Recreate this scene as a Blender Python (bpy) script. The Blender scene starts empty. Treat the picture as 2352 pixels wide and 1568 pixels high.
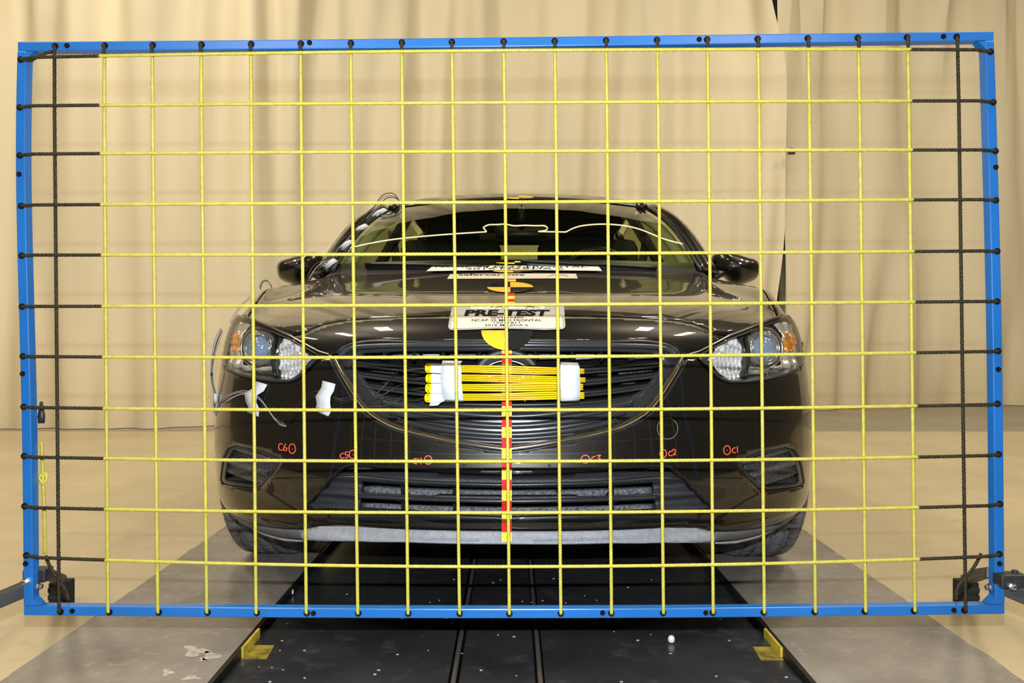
import bpy, bmesh, math, random
import numpy as np
from mathutils import Vector, Matrix
from mathutils.geometry import delaunay_2d_cdt
random.seed(7); rng = np.random.default_rng(7)

# ------------------------------------------------------------------ camera, light, exposure
F, CX, CY, HC = 1898.0, 1176.0, 756.0, 0.76          # focal length in pixels of the 2352x1568 frame, principal point, lens height
scene = bpy.context.scene
C = scene.collection
cam = bpy.data.cameras.new('camera'); cam.sensor_width = 36.0; cam.lens = F / 2352 * 36.0
cam.shift_y = -(784 - CY) / 2352.0; cam.clip_start = 0.05; cam.clip_end = 100
camo = bpy.data.objects.new('camera', cam); C.objects.link(camo)
camo.location = (0, 0, HC); camo.rotation_euler = (math.pi / 2, 0, 0)
scene.camera = camo

world = bpy.data.worlds.new('world'); scene.world = world; world.use_nodes = True
wb = world.node_tree.nodes['Background']; wb.inputs[0].default_value = (1.0, 0.86, 0.62, 1); wb.inputs[1].default_value = 0.05

def area_lamp(name, loc, rot, sx, sy, power, color):
    l = bpy.data.lights.new(name, 'AREA'); l.shape = 'RECTANGLE'; l.size = sx; l.size_y = sy
    l.energy = power; l.color = color
    o = bpy.data.objects.new(name, l); C.objects.link(o); o.location = loc; o.rotation_euler = rot
    return o
WARM = (1.0, 0.88, 0.68)
# rows of ceiling lamps of the hall
for i, (x, y, p) in enumerate([(-3.6, 2.9, 160), (3.6, 3.1, 165), (-3.6, -1.2, 110), (3.6, -1.2, 110), (-2.2, 4.3, 120), (2.2, 4.3, 120), (6.2, 4.2, 110), (-6.0, 2.6, 80)]):
    area_lamp('ceiling_lamp_light', (x, y, 5.85), (0, 0, 0), 0.3, 1.4, p * .9, WARM)
# two floods far behind the photographer
for x in (-2.4, 2.4): area_lamp('rear_flood_light', (x, -5.2, 3.7), (math.radians(72), 0, 0), .5, .3, 75, WARM)
# the camera's own flash, a hand's breadth above the lens
area_lamp('flash_light', (0.0, 0.0, HC + 0.105), (math.pi / 2, 0, 0), 0.022, 0.012, 66, (0.86, 0.93, 1.0))

scene.view_settings.view_transform = 'Standard'
scene.view_settings.look = 'None'
scene.view_settings.exposure = 0.0
scene.view_settings.gamma = 1.0
scene.view_settings.use_curve_mapping = False

# ------------------------------------------------------------------ materials
MATS = {}
def mat(name, color=(0.5, 0.5, 0.5), rough=0.5, metal=0.0, spec=0.5, coat=0.0, coat_rough=0.03, noise=0.0, nscale=20.0, bump=0.0, bscale=60.0,
        color2=None, emit=None, estr=0.0, trans=0.0, ior=1.45):
    if name in MATS: return MATS[name]
    m = bpy.data.materials.new(name); m.use_nodes = True
    nt = m.node_tree; b = nt.nodes['Principled BSDF']
    b.inputs['Base Color'].default_value = (*color, 1); b.inputs['Roughness'].default_value = rough
    b.inputs['Metallic'].default_value = metal; b.inputs['Specular IOR Level'].default_value = spec
    b.inputs['Coat Weight'].default_value = coat; b.inputs['Coat Roughness'].default_value = coat_rough
    b.inputs['Transmission Weight'].default_value = trans; b.inputs['IOR'].default_value = ior
    if emit: b.inputs['Emission Color'].default_value = (*emit, 1); b.inputs['Emission Strength'].default_value = estr
    tc = nt.nodes.new('ShaderNodeTexCoord')
    if noise > 0 or color2:
        n = nt.nodes.new('ShaderNodeTexNoise'); n.inputs['Scale'].default_value = nscale; n.inputs['Detail'].default_value = 5
        nt.links.new(tc.outputs['Object'], n.inputs['Vector'])
        r = nt.nodes.new('ShaderNodeValToRGB'); r.color_ramp.elements[0].position = 0.32; r.color_ramp.elements[1].position = 0.72
        c2 = color2 or tuple(min(1, c * (1 + noise)) for c in color)
        c1 = color if color2 else tuple(c * (1 - noise) for c in color)
        r.color_ramp.elements[0].color = (*c1, 1); r.color_ramp.elements[1].color = (*c2, 1)
        nt.links.new(n.outputs['Fac'], r.inputs[0]); nt.links.new(r.outputs[0], b.inputs['Base Color'])
    if bump > 0:
        n2 = nt.nodes.new('ShaderNodeTexNoise'); n2.inputs['Scale'].default_value = bscale; n2.inputs['Detail'].default_value = 3
        nt.links.new(tc.outputs['Object'], n2.inputs['Vector'])
        bp = nt.nodes.new('ShaderNodeBump'); bp.inputs['Strength'].default_value = bump; bp.inputs['Distance'].default_value = 0.01
        nt.links.new(n2.outputs['Fac'], bp.inputs['Height']); nt.links.new(bp.outputs[0], b.inputs['Normal'])
    MATS[name] = m
    return m

def glass(name, tint, refl_rough=0.0, ior=1.45, boost=1.0):
    if name in MATS: return MATS[name]
    m = bpy.data.materials.new(name); m.use_nodes = True; nt = m.node_tree
    nt.nodes.remove(nt.nodes['Principled BSDF']); out = nt.nodes['Material Output']
    t = nt.nodes.new('ShaderNodeBsdfTransparent'); t.inputs[0].default_value = (*tint, 1)
    g = nt.nodes.new('ShaderNodeBsdfGlossy'); g.inputs['Roughness'].default_value = refl_rough
    f0 = ((ior - 1) / (ior + 1)) ** 2                # Schlick on both faces of a thin pane
    ge = nt.nodes.new('ShaderNodeNewGeometry'); dt = nt.nodes.new('ShaderNodeVectorMath'); dt.operation = 'DOT_PRODUCT'
    nt.links.new(ge.outputs['Normal'], dt.inputs[0]); nt.links.new(ge.outputs['Incoming'], dt.inputs[1])
    def M(op, a, b=None):
        n = nt.nodes.new('ShaderNodeMath'); n.operation = op
        for i, q in enumerate((a, b)):
            if q is None: continue
            if isinstance(q, (int, float)): n.inputs[i].default_value = q
            else: nt.links.new(q, n.inputs[i])
        return n
    ab = M('ABSOLUTE', dt.outputs['Value']); om = M('SUBTRACT', 1.0, ab.outputs[0]); pw = M('POWER', om.outputs[0], 5.0); sc_ = M('MULTIPLY', pw.outputs[0], 1 - f0); fr = M('ADD', sc_.outputs[0], f0)
    mul = nt.nodes.new('ShaderNodeMath'); mul.operation = 'MULTIPLY'; mul.inputs[1].default_value = boost; mul.use_clamp = True
    mx = nt.nodes.new('ShaderNodeMixShader')
    nt.links.new(fr.outputs[0], mul.inputs[0]); nt.links.new(mul.outputs[0], mx.inputs[0]); nt.links.new(t.outputs[0], mx.inputs[1]); nt.links.new(g.outputs[0], mx.inputs[2])
    nt.links.new(mx.outputs[0], out.inputs['Surface'])
    MATS[name] = m
    return m

PAINT = mat('dark_brown_paint', (0.018, 0.0155, 0.0125), rough=0.36, metal=0.6, spec=0.3, coat=1.0, coat_rough=0.015)
BLACK = mat('black_plastic', (0.012, 0.012, 0.013), rough=0.35, spec=0.5)
SATIN = mat('satin_black_plastic', (0.022, 0.022, 0.025), rough=0.28, spec=0.55)
GRAIN = mat('grained_black_plastic', (0.03, 0.03, 0.033), rough=0.42, spec=0.6, bump=0.35, bscale=260)
VOID = mat('deep_black', (0.004, 0.004, 0.004), rough=0.8, spec=0.1)
CHROME = mat('chrome', (0.80, 0.78, 0.74), rough=0.14, metal=0.9)
DCHROME = mat('dark_chrome', (0.12, 0.11, 0.095), rough=0.28, metal=1.0)
REFLECT = mat('headlamp_reflector', (0.93, 0.93, 0.95), rough=0.20, metal=0.55)
AMBER = mat('amber_lens', (0.85, 0.24, 0.01), rough=0.15, spec=0.6, coat=0.5, noise=0.5, nscale=60)
RUBBER = mat('tyre_rubber', (0.14, 0.14, 0.148), rough=0.62, spec=0.35, noise=0.2, nscale=90)
WHITE = mat('white_tape_cloth', (0.60, 0.625, 0.66), rough=0.55, noise=0.04, nscale=40, bump=0.15, bscale=60)
CREAM = mat('cream_paper', (0.70, 0.65, 0.53), rough=0.55)
GREY = mat('grey_card', (0.42, 0.40, 0.365), rough=0.45)
YEL = mat('target_yellow', (0.95, 0.52, 0.03), rough=0.4)
TBLK = mat('target_black', (0.012, 0.012, 0.012), rough=0.12, spec=0.5)
RED = mat('tape_red', (0.60, 0.012, 0.015), rough=0.6, spec=.25)
TYEL = mat('tape_yellow', (0.85, 0.70, 0.06), rough=0.6, spec=.25)
SWYEL = mat('switch_yellow', (0.95, 0.56, 0.0), rough=0.28, spec=0.5)
INK = mat('black_ink', (0.005, 0.005, 0.007), rough=0.7, spec=.08)
MARK = mat('orange_red_marker', (0.90, 0.11, 0.05), rough=0.5)
WIREB = mat('black_wire', (0.012, 0.012, 0.012), rough=0.4)
WIREG = mat('grey_wire', (0.22, 0.22, 0.23), rough=0.4)
ROPEY = mat('yellow_rope', (0.47, 0.41, 0.060), rough=0.45, spec=0.4, noise=0.12, nscale=70)
ROPEK = mat('blackened_rope', (0.012, 0.010, 0.008), rough=0.7, spec=.2, color2=(0.06, 0.046, 0.02), nscale=260)
BLUE = mat('blue_enamel', (0.014, 0.125, 0.39), rough=0.28, spec=0.5, noise=0.10, nscale=6)
STEELK = mat('black_steel', (0.022, 0.022, 0.022), rough=0.5, noise=0.3, nscale=30)
ZINC = mat('zinc_bolt', (0.55, 0.55, 0.58), rough=0.3, metal=1.0)
HOLE = mat('rope_hole_dark', (0.012, 0.008, 0.006), rough=0.8, spec=0.1)
RADI = mat('radiator_grey', (0.16, 0.16, 0.175), rough=0.45, metal=0.4, noise=0.7, nscale=150, bump=0.5, bscale=350)
GLASS = glass('windshield_glass', (0.60, 0.65, 0.45), ior=1.50, boost=1.15)
LENS = glass('clear_lens_cover', (0.97, 0.97, 0.97), ior=1.45)
PROJ = mat('projector_glass', (0.30, 0.40, 0.58), rough=0.10, metal=0.35, coat=1.0)
CLOTH = mat('seat_cloth', (0.020, 0.020, 0.020), rough=0.8)
TRIM = mat('pillar_trim', (0.50, 0.49, 0.40), rough=0.7)
REFLINE = mat('painted_reflection_line', (0.80, 0.72, 0.50), rough=0.5)  # colour of the reflection painted on the windshield

# ------------------------------------------------------------------ helpers
def link(o, parent=None):
    C.objects.link(o)
    if parent is not None: o.parent = parent
    return o
def tag(o, label=None, cat=None, group=None, kind=None):
    if label: o['label'] = label
    if cat: o['category'] = cat
    if group: o['group'] = group
    if kind: o['kind'] = kind
    return o
def empty(name, loc=(0, 0, 0), rz=0.0):
    o = bpy.data.objects.new(name, None); C.objects.link(o); o.location = loc; o.rotation_euler = (0, 0, rz); o.empty_display_size = 0.1
    return o
def mesh(name, verts, faces, m, parent=None, smooth=True, solid=0.0, bevel=0.0, off=-1.0):
    me = bpy.data.meshes.new(name)
    me.from_pydata([tuple(map(float, v)) for v in verts], [], [tuple(int(i) for i in f) for f in faces])
    me.materials.append(m)
    if smooth: me.polygons.foreach_set('use_smooth', [True] * len(me.polygons))
    me.update()
    o = bpy.data.objects.new(name, me); link(o, parent)
    if solid:
        md = o.modifiers.new('solidify', 'SOLIDIFY'); md.thickness = solid; md.offset = off
    if bevel:
        md = o.modifiers.new('bevel', 'BEVEL'); md.width = bevel; md.segments = 2; md.limit_method = 'ANGLE'
    return o
class MB:                                            # collects boxes, sweeps and lathes of ONE part
    def __init__(s): s.v = []; s.f = []
    def add(s, v, f):
        n = len(s.v); s.v += [tuple(map(float, p)) for p in v]; s.f += [tuple(int(i) + n for i in q) for q in f]; return s
    def box(s, c, d, rot=None):
        v = [Vector((sx * d[0] / 2, sy * d[1] / 2, sz * d[2] / 2)) for sx in (-1, 1) for sy in (-1, 1) for sz in (-1, 1)]
        if rot is not None: v = [rot @ p for p in v]
        v = [p + Vector(c) for p in v]
        return s.add(v, [(0, 1, 3, 2), (4, 6, 7, 5), (0, 4, 5, 1), (2, 3, 7, 6), (0, 2, 6, 4), (1, 5, 7, 3)])
    def sweep(s, path, prof, up=(0, 0, 1), closed=False, caps=True, twist=None):
        v, f = sweep(path, prof, up, closed, caps, twist); return s.add(v, f)
    def tube(s, path, r, n=8):
        return s.sweep(path, [(r * math.cos(2 * math.pi * k / n), r * math.sin(2 * math.pi * k / n)) for k in range(n)])
    def lathe(s, prof, c=(0, 0, 0), axis=(0, -1, 0), n=32, sx=1.0):
        ax = Vector(axis).normalized(); a = ax.orthogonal().normalized() if abs(ax.z) > .9 else Vector((0, 0, 1)).cross(ax).normalized(); b = ax.cross(a)
        v = []; f = []
        for r, h in prof:
            for k in range(n):
                t = 2 * math.pi * k / n
                v.append(Vector(c) + ax * h + a * (r * sx * math.cos(t)) + b * (r * math.sin(t)))
        for i in range(len(prof) - 1):
            for k in range(n):
                f.append((i * n + k, i * n + (k + 1) % n, (i + 1) * n + (k + 1) % n, (i + 1) * n + k))
        return s.add(v, f)
    def build(s, name, m, parent=None, smooth=False, **k): return mesh(name, s.v, s.f, m, parent, smooth, **k)
def sweep(path, prof, up=(0, 0, 1), closed=False, caps=True, twist=None):
    P = [Vector(p) for p in path]; n = len(P); m = len(prof); V = []; Fc = []
    up = Vector(up)
    for i, p in enumerate(P):
        a = P[i - 1] if (i > 0 or closed) else P[0]; b = P[(i + 1) % n] if (i < n - 1 or closed) else P[-1]
        t = (b - a).normalized()
        side = t.cross(up)
        if side.length < 1e-4: side = t.cross(Vector((0, 1, 0)))
        side.normalize(); u2 = side.cross(t).normalized()
        tw = twist[i] if twist is not None else 0.0
        c, s_ = math.cos(tw), math.sin(tw)
        pr = prof[i] if isinstance(prof[0], list) else prof
        for (x, y) in pr:
            V.append(p + side * (x * c - y * s_) + u2 * (x * s_ + y * c))
        m = len(pr)
    rng_ = n if closed else n - 1
    for i in range(rng_):
        j = (i + 1) % n
        for k in range(m):
            l = (k + 1) % m
            Fc.append((i * m + k, i * m + l, j * m + l, j * m + k))
    if caps and not closed:
        Fc.append(tuple(range(m - 1, -1, -1))); Fc.append(tuple((n - 1) * m + k for k in range(m)))
    return V, Fc
class NS:                                            # natural cubic spline as a linear operator
    def __init__(s, kn):
        k = s.k = np.array(kn, float); n = len(k); h = np.diff(k)
        A = np.zeros((n, n)); R = np.zeros((n, n)); A[0, 0] = A[-1, -1] = 1
        for i in range(1, n - 1):
            A[i, i - 1] = h[i - 1] / 6; A[i, i] = (h[i - 1] + h[i]) / 3; A[i, i + 1] = h[i] / 6
            R[i, i - 1] = 1 / h[i - 1]; R[i, i] = -1 / h[i - 1] - 1 / h[i]; R[i, i + 1] = 1 / h[i]
        s.M = np.linalg.solve(A, R); s.h = h
    def B(s, q):
        q = np.atleast_1d(np.asarray(q, float)); qc = np.clip(q, s.k[0], s.k[-1])
        i = np.clip(np.searchsorted(s.k, qc, 'right') - 1, 0, len(s.h) - 1); h = s.h[i]
        a = (s.k[i + 1] - qc) / h; b = (qc - s.k[i]) / h
        I = np.eye(len(s.k))
        out = a[:, None] * I[i] + b[:, None] * I[i + 1] + ((a ** 3 - a) * h * h / 6)[:, None] * s.M[i] + ((b ** 3 - b) * h * h / 6)[:, None] * s.M[i + 1]
        lo = q < s.k[0]; hi = q > s.k[-1]           # linear beyond the ends
        if lo.any():
            e = 1e-4; d = (s.B(np.array([s.k[0] + e])) - I[0]) / e; out[lo] = I[0] + (q[lo] - s.k[0])[:, None] * d
        if hi.any():
            e = 1e-4; d = (I[-1] - s.B(np.array([s.k[-1] - e]))) / e; out[hi] = I[-1] + (q[hi] - s.k[-1])[:, None] * d
        return out
def spl(kn, val):
    s = NS(kn); val = np.array(val, float)
    return lambda q: s.B(np.asarray(q).ravel()).dot(val).reshape(np.shape(q))
def smooth_path(pts, n):
    pts = np.array(pts, float); d = np.r_[0, np.cumsum(np.linalg.norm(np.diff(pts, axis=0), axis=1))]
    return NS(d).B(np.linspace(0, d[-1], n)).dot(pts)
def dense(pts, step):                                # straight resampling
    pts = np.array(pts, float); d = np.r_[0, np.cumsum(np.linalg.norm(np.diff(pts, axis=0), axis=1))]
    n = max(2, int(math.ceil(d[-1] / step)) + 1); q = np.linspace(0, d[-1], n)
    return np.stack([np.interp(q, d, pts[:, k]) for k in range(pts.shape[1])], 1)
def ss(e0, e1, x):
    t = np.clip((np.asarray(x, float) - e0) / (e1 - e0), 0, 1); return t * t * (3 - 2 * t)

def P(px, py, D):                                    # a photograph pixel at world depth D
    return Vector(((px - CX) / F * D, D, HC - (py - CY) / F * D))

# ------------------------------------------------------------------ the hall
def grid_mesh(name, fx, nu, nv, m, parent=None, smooth=True, solid=0.0):
    v = []; f = []
    for j in range(nv + 1):
        for i in range(nu + 1): v.append(fx(i / nu, j / nv))
    for j in range(nv):
        for i in range(nu):
            a = j * (nu + 1) + i; f.append((a, a + 1, a + nu + 2, a + nu + 1))
    return mesh(name, v, f, m, parent, smooth, solid)

def floor_mat(name, c1, c2, c3, rough, sc, spec=0.5, bump=0.02):
    m = bpy.data.materials.new(name); m.use_nodes = True; nt = m.node_tree; b = nt.nodes['Principled BSDF']
    tc = nt.nodes.new('ShaderNodeTexCoord'); mp = nt.nodes.new('ShaderNodeMapping'); mp.inputs['Scale'].default_value = (1, 1.0, 1)
    nt.links.new(tc.outputs['Object'], mp.inputs[0])
    n1 = nt.nodes.new('ShaderNodeTexNoise'); n1.inputs['Scale'].default_value = sc; n1.inputs['Detail'].default_value = 8; n1.inputs['Roughness'].default_value = 0.6
    n2 = nt.nodes.new('ShaderNodeTexNoise'); n2.inputs['Scale'].default_value = sc * 9; n2.inputs['Detail'].default_value = 6
    for n in (n1, n2): nt.links.new(mp.outputs[0], n.inputs['Vector'])
    r1 = nt.nodes.new('ShaderNodeValToRGB'); r1.color_ramp.elements[0].position = .3; r1.color_ramp.elements[1].position = .7
    r1.color_ramp.elements[0].color = (*c1, 1); r1.color_ramp.elements[1].color = (*c2, 1)
    r2 = nt.nodes.new('ShaderNodeValToRGB'); r2.color_ramp.elements[0].position = .55; r2.color_ramp.elements[1].position = .80
    r2.color_ramp.elements[0].color = (0, 0, 0, 1); r2.color_ramp.elements[1].color = (.55, .55, .55, 1)
    mx = nt.nodes.new('ShaderNodeMixRGB'); mx.inputs[2].default_value = (*c3, 1)
    nt.links.new(n1.outputs['Fac'], r1.inputs[0]); nt.links.new(n2.outputs['Fac'], r2.inputs[0]); nt.links.new(r2.outputs[0], mx.inputs[0]); nt.links.new(r1.outputs[0], mx.inputs[1])
    nt.links.new(mx.outputs[0], b.inputs['Base Color']); b.inputs['Roughness'].default_value = rough; b.inputs['Specular IOR Level'].default_value = spec
    bp = nt.nodes.new('ShaderNodeBump'); bp.inputs['Strength'].default_value = bump; bp.inputs['Distance'].default_value = .01
    nt.links.new(n2.outputs['Fac'], bp.inputs['Height']); nt.links.new(bp.outputs[0], b.inputs['Normal'])
    return m
FLOOR = floor_mat('beige_floor_paint', (0.41, 0.335, 0.205), (0.53, 0.44, 0.285), (0.32, 0.265, 0.17), 0.34, 1.3)
FLOORG = floor_mat('grey_floor_concrete', (0.24, 0.21, 0.16), (0.32, 0.28, 0.21), (0.20, 0.18, 0.14), 0.45, 1.8)
CONC = floor_mat('worn_concrete', (0.175, 0.152, 0.124), (0.30, 0.268, 0.226), (0.42, 0.38, 0.33), 0.55, 4.0, bump=.08)
PLATE = floor_mat('black_floor_plate', (0.022, 0.022, 0.024), (0.052, 0.052, 0.056), (0.11, 0.11, 0.114), 0.22, 2.2, spec=0.5, bump=.004)

XI, XO, ZP = 0.655, 1.105, -0.022
fl = MB()
for s in (-1, 1):
    fl.box((s * (XO + 8.2) / 2, 3.65, -0.05), (8.2 - XO, 5.0, 0.1))
tag(fl.build('floor', FLOOR), kind='structure')
ff = MB()  # unseen floor, darkened to keep tan out of the bumper's reflections
for s in (-1, 1): ff.box((s * (XO + 8.2) / 2, -3.95, -0.05), (8.2 - XO, 10.2, 0.1))
tag(ff.build('floor_unseen_dark', floor_mat('unseen_floor_darkened', (.05, .046, .04), (.08, .072, .06), (.04, .036, .03), .5, 1.5)), kind='structure')
fg = MB(); fg.box((0, 8.6, -0.05), (18, 4.9, 0.1)); tag(fg.build('floor_back', FLOORG), kind='structure')
for k, s in enumerate((-1, 1)):
    st = MB()
    ys = np.linspace(-9.05, 6.15, 300); xo = XO + rng.normal(0, .0035, 300)
    v = []; f = []
    for y, x in zip(ys, xo): v += [(s * XI, y, 0.001), (s * x, y, 0.001), (s * XI, y, -0.1), (s * x, y, -.1)]
    for i in range(299):
        a = 4 * i; b = a + 4
        f += [(a, a + 1, b + 1, b), (a, b, b + 2, a + 2), (a + 1, a + 3, b + 3, b + 1)]
    st.add(v, f); o = st.build('floor_strip', CONC); tag(o, kind='structure')
    e = MB(); e.box((s * (XI - .004), -1.45, -0.030), (0.012, 15.2, 0.058)); ed = e.build('strip_edge', mat('edge_black', (.010, .010, .010), rough=.45, noise=.5, nscale=25), o)
    for yy in ((1.97, 2.10),):
        q = MB(); q.box((s * (XI - .012), sum(yy) / 2, -0.012), (0.006, yy[1] - yy[0], 0.026)); q.build('yellow_mark', mat('yellow_floor_paint', (.62, .45, .05), rough=.5, noise=.25, nscale=40), o)
po = empty('floor_plates'); tag(po, kind='structure')
for (x0, x1) in ((-XI + .01, -.142), (-.118, .052), (.073, XI - .01)):
    q = MB(); q.box(((x0 + x1) / 2, -1.45, ZP - 0.02), (x1 - x0, 15.2, 0.04)); q.build('plate', PLATE, po, bevel=.002)
q = MB(); q.box((0, -1.45, ZP - 0.055), (2 * XI, 15.2, 0.02)); q.build('channel_bed', VOID, po)
YP = MATS['yellow_floor_paint']
for poly in ([(.588, 1.953), (.643, 1.953), (.643, 2.036), (.593, 2.036)], [(-.643, 1.96), (-.582, 1.96), (-.588, 2.045), (-.643, 2.045)]):
    mesh('yellow_mark', [(x, y, ZP + .0008) for x, y in poly], [(0, 1, 2, 3)], mat('worn_yellow_paint', (.55, .42, .05), rough=.4, color2=(.05, .045, .02), nscale=26), po, False, solid=.0006)

def rope_obj(name, path, r, m, parent, pitch=.016, step=None, lobes=3):
    step = step or pitch / 5.0
    pts = dense(path, step); d = np.r_[0, np.cumsum(np.linalg.norm(np.diff(pts, axis=0), axis=1))]
    tw = d / pitch * 2 * math.pi
    n = 9; prof = []
    for k in range(n):
        t = 2 * math.pi * k / n; rr = r * (0.80 + 0.28 * (0.5 + 0.5 * math.cos(lobes * t)))
        prof.append((rr * math.cos(t), rr * math.sin(t)))
    v, f = sweep(pts, prof, up=(0, 1, 0.02), twist=tw)
    return mesh(name, v, f, m, parent, True)
# pale paint splashes on the concrete, chips on the plates
SPL = mat('dried_paint_splash', (.58, .52, .44), rough=.7, color2=(.34, .30, .25), nscale=60)
for (px, py, rx, ry) in ((448, 1497, 26, 12), (485, 1508, 20, 9), (385, 1545, 12, 7), (440, 1558, 22, 5), (466, 1516, 9, 4)):
    k_ = 16; pts_ = []
    for i in range(k_):
        a = 2 * math.pi * i / k_; r_ = 1 + .35 * math.sin(3 * a + px) + rng.uniform(-.2, .2); qx, qy = px + rx * r_ * math.cos(a), py + ry * r_ * math.sin(a); D_ = HC * F / (qy - CY); pts_.append(((qx - CX) / F * D_, D_, .0016))
    mesh('paint_splash', pts_, [tuple(range(k_))][::-1], SPL, bpy.data.objects['floor_strip'], False)
chips = MB()
for i in range(70):
    x, y, sz = rng.uniform(-.62, .62), rng.uniform(1.72, 2.6), rng.uniform(.0012, .0035); chips.box((x, y, ZP + .0006), (sz * 2, sz * rng.uniform(.6, 1.5), .001))
tag(chips.build('paint_chips', mat('chip_white', (.6, .6, .58), rough=.6), po), kind='stuff')
CABLE = mat('steel_cable', (.16, .14, .12), rough=.5, metal=.5)
for x, lab in ((-.130, 'grey steel wire cable lying in the left floor slot'), (.0625, 'grey steel wire cable lying in the right floor slot')):
    o = rope_obj('steel_cable', [(x, -1, ZP + .003), (x, 2.05, ZP + .003), (x, 2.5, ZP - .015), (x, 4, ZP - .02)], .0062, CABLE, None, pitch=.05, step=.006)
    tag(o, lab, 'cable', 'cables in the floor slots')
for (px, py, D, lab) in ((1542, 1455, 2.06, 'small white bead on the black floor plate below the frame'), (668, 1349, 2.43, 'small white bead beside the left concrete strip')):
    q = MB(); w = P(px, py, D); q.lathe([(0.0005, .011), (.006, .009), (.0085, .004), (.0085, -.002), (.007, -.006), (.0005, -.008)], (w.x, w.y, ZP + .009), axis=(0, 0, 1), n=14)
    tag(q.build('floor_bead', mat('bead_white', (.75, .76, .78), rough=.4), smooth=True), lab, 'bead', 'beads on the floor plates')

# curtains
def curtain_mat(name, base, stain):
    m = bpy.data.materials.new(name); m.use_nodes = True; nt = m.node_tree; b = nt.nodes['Principled BSDF']
    tc = nt.nodes.new('ShaderNodeTexCoord')
    mp = nt.nodes.new('ShaderNodeMapping'); mp.inputs['Scale'].default_value = (1.2, 1.2, .22); nt.links.new(tc.outputs['Object'], mp.inputs[0])
    n1 = nt.nodes.new('ShaderNodeTexNoise'); n1.inputs['Scale'].default_value = 1.6; n1.inputs['Detail'].default_value = 6; nt.links.new(mp.outputs[0], n1.inputs['Vector'])
    r1 = nt.nodes.new('ShaderNodeValToRGB'); r1.color_ramp.elements[0].position = .35; r1.color_ramp.elements[1].position = .70
    r1.color_ramp.elements[0].color = (*tuple(c * .86 for c in base), 1); r1.color_ramp.elements[1].color = (*base, 1)
    nt.links.new(n1.outputs['Fac'], r1.inputs[0])
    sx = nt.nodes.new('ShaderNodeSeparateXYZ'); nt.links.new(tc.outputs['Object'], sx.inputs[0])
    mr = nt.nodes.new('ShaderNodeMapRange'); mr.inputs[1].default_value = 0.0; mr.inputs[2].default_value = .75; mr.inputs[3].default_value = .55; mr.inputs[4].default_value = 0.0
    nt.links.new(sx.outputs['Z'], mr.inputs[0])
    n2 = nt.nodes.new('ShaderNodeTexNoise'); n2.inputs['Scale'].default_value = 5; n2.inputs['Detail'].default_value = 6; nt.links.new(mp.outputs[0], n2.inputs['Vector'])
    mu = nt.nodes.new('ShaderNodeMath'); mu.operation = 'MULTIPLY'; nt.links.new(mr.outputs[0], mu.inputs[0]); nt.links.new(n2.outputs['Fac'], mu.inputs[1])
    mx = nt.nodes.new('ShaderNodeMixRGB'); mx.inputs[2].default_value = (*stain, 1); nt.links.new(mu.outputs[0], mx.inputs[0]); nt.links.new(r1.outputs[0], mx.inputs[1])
    nt.links.new(mx.outputs[0], b.inputs['Base Color']); b.inputs['Roughness'].default_value = .75; b.inputs['Specular IOR Level'].default_value = .15
    bp = nt.nodes.new('ShaderNodeBump'); bp.inputs['Strength'].default_value = .12; bp.inputs['Distance'].default_value = .03
    nt.links.new(n2.outputs['Fac'], bp.inputs['Height']); nt.links.new(bp.outputs[0], b.inputs['Normal'])
    return m
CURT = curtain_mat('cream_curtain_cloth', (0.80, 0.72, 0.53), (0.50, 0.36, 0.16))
def curtain(name, path, z1, seed, label, cat='curtain', amp=1.0, z0=0.004, edge_open=0.0):
    r = np.random.default_rng(seed)
    pts = smooth_path(path, 420); d = np.r_[0, np.cumsum(np.linalg.norm(np.diff(pts, axis=0), axis=1))]
    t = np.gradient(pts, axis=0); t /= np.linalg.norm(t, axis=1)[:, None]; nrm = np.stack([t[:, 1], -t[:, 0]], 1)
    modes = [(r.uniform(.32, 1.25), r.uniform(0, 6.28), r.uniform(.5, 1.0), r.uniform(-.10, .10), r.uniform(0, 6.28)) for _ in range(7)]
    nz = 46; v = []; f = []
    for j in range(nz + 1):
        h = j / nz; z = z0 + (z1 - z0) * h
        o = np.zeros(len(d))
        for wl, ph, a, sk, p2 in modes:
            env = .55 + .45 * np.sin(1.1 * z + p2 + .7 * d)
            o += a * env * .020 * np.sin(2 * math.pi * (d + sk * z) / wl + ph + .5 * np.sin(.8 * z + p2))
        o = np.sign(o) * np.abs(o) ** .85 * 1.7 * amp
        o += amp * .05 * (1 - ss(.0, .9, z)) * np.sin(2 * math.pi * d / .9 + 1.3) * .25
        if z > 3.0: o += amp * .05 * ss(2.7, 4.2, z) * np.arcsin(np.sin(2 * math.pi * (d + .1 * np.sin(d * 2.1)) / .62))
        sh = edge_open * (.17 * ss(2.9, 3.9, z) + .11 * ss(1.7, .5, z)) * ss(d[-1] - .35, d[-1], d)
        for i in range(len(d)):
            v.append((pts[i, 0] - sh[i] + nrm[i, 0] * o[i], pts[i, 1] + nrm[i, 1] * o[i], z))
    n = len(d)
    for j in range(nz):
        for i in range(n - 1):
            a = j * n + i; f.append((a, a + 1, a + n + 1, a + n))
    o = mesh(name, v, f, CURT, None, True)
    tag(o, label, cat)
    return o
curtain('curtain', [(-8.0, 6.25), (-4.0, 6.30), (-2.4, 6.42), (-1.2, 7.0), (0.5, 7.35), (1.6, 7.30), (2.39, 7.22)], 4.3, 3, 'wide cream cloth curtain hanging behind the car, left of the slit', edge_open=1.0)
curtain('curtain', [(2.36, 7.34), (2.7, 7.62), (3.3, 7.95), (4.2, 8.15), (8.0, 8.1)], 4.5, 11, 'narrower cream cloth curtain hanging right of the dark slit')
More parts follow.
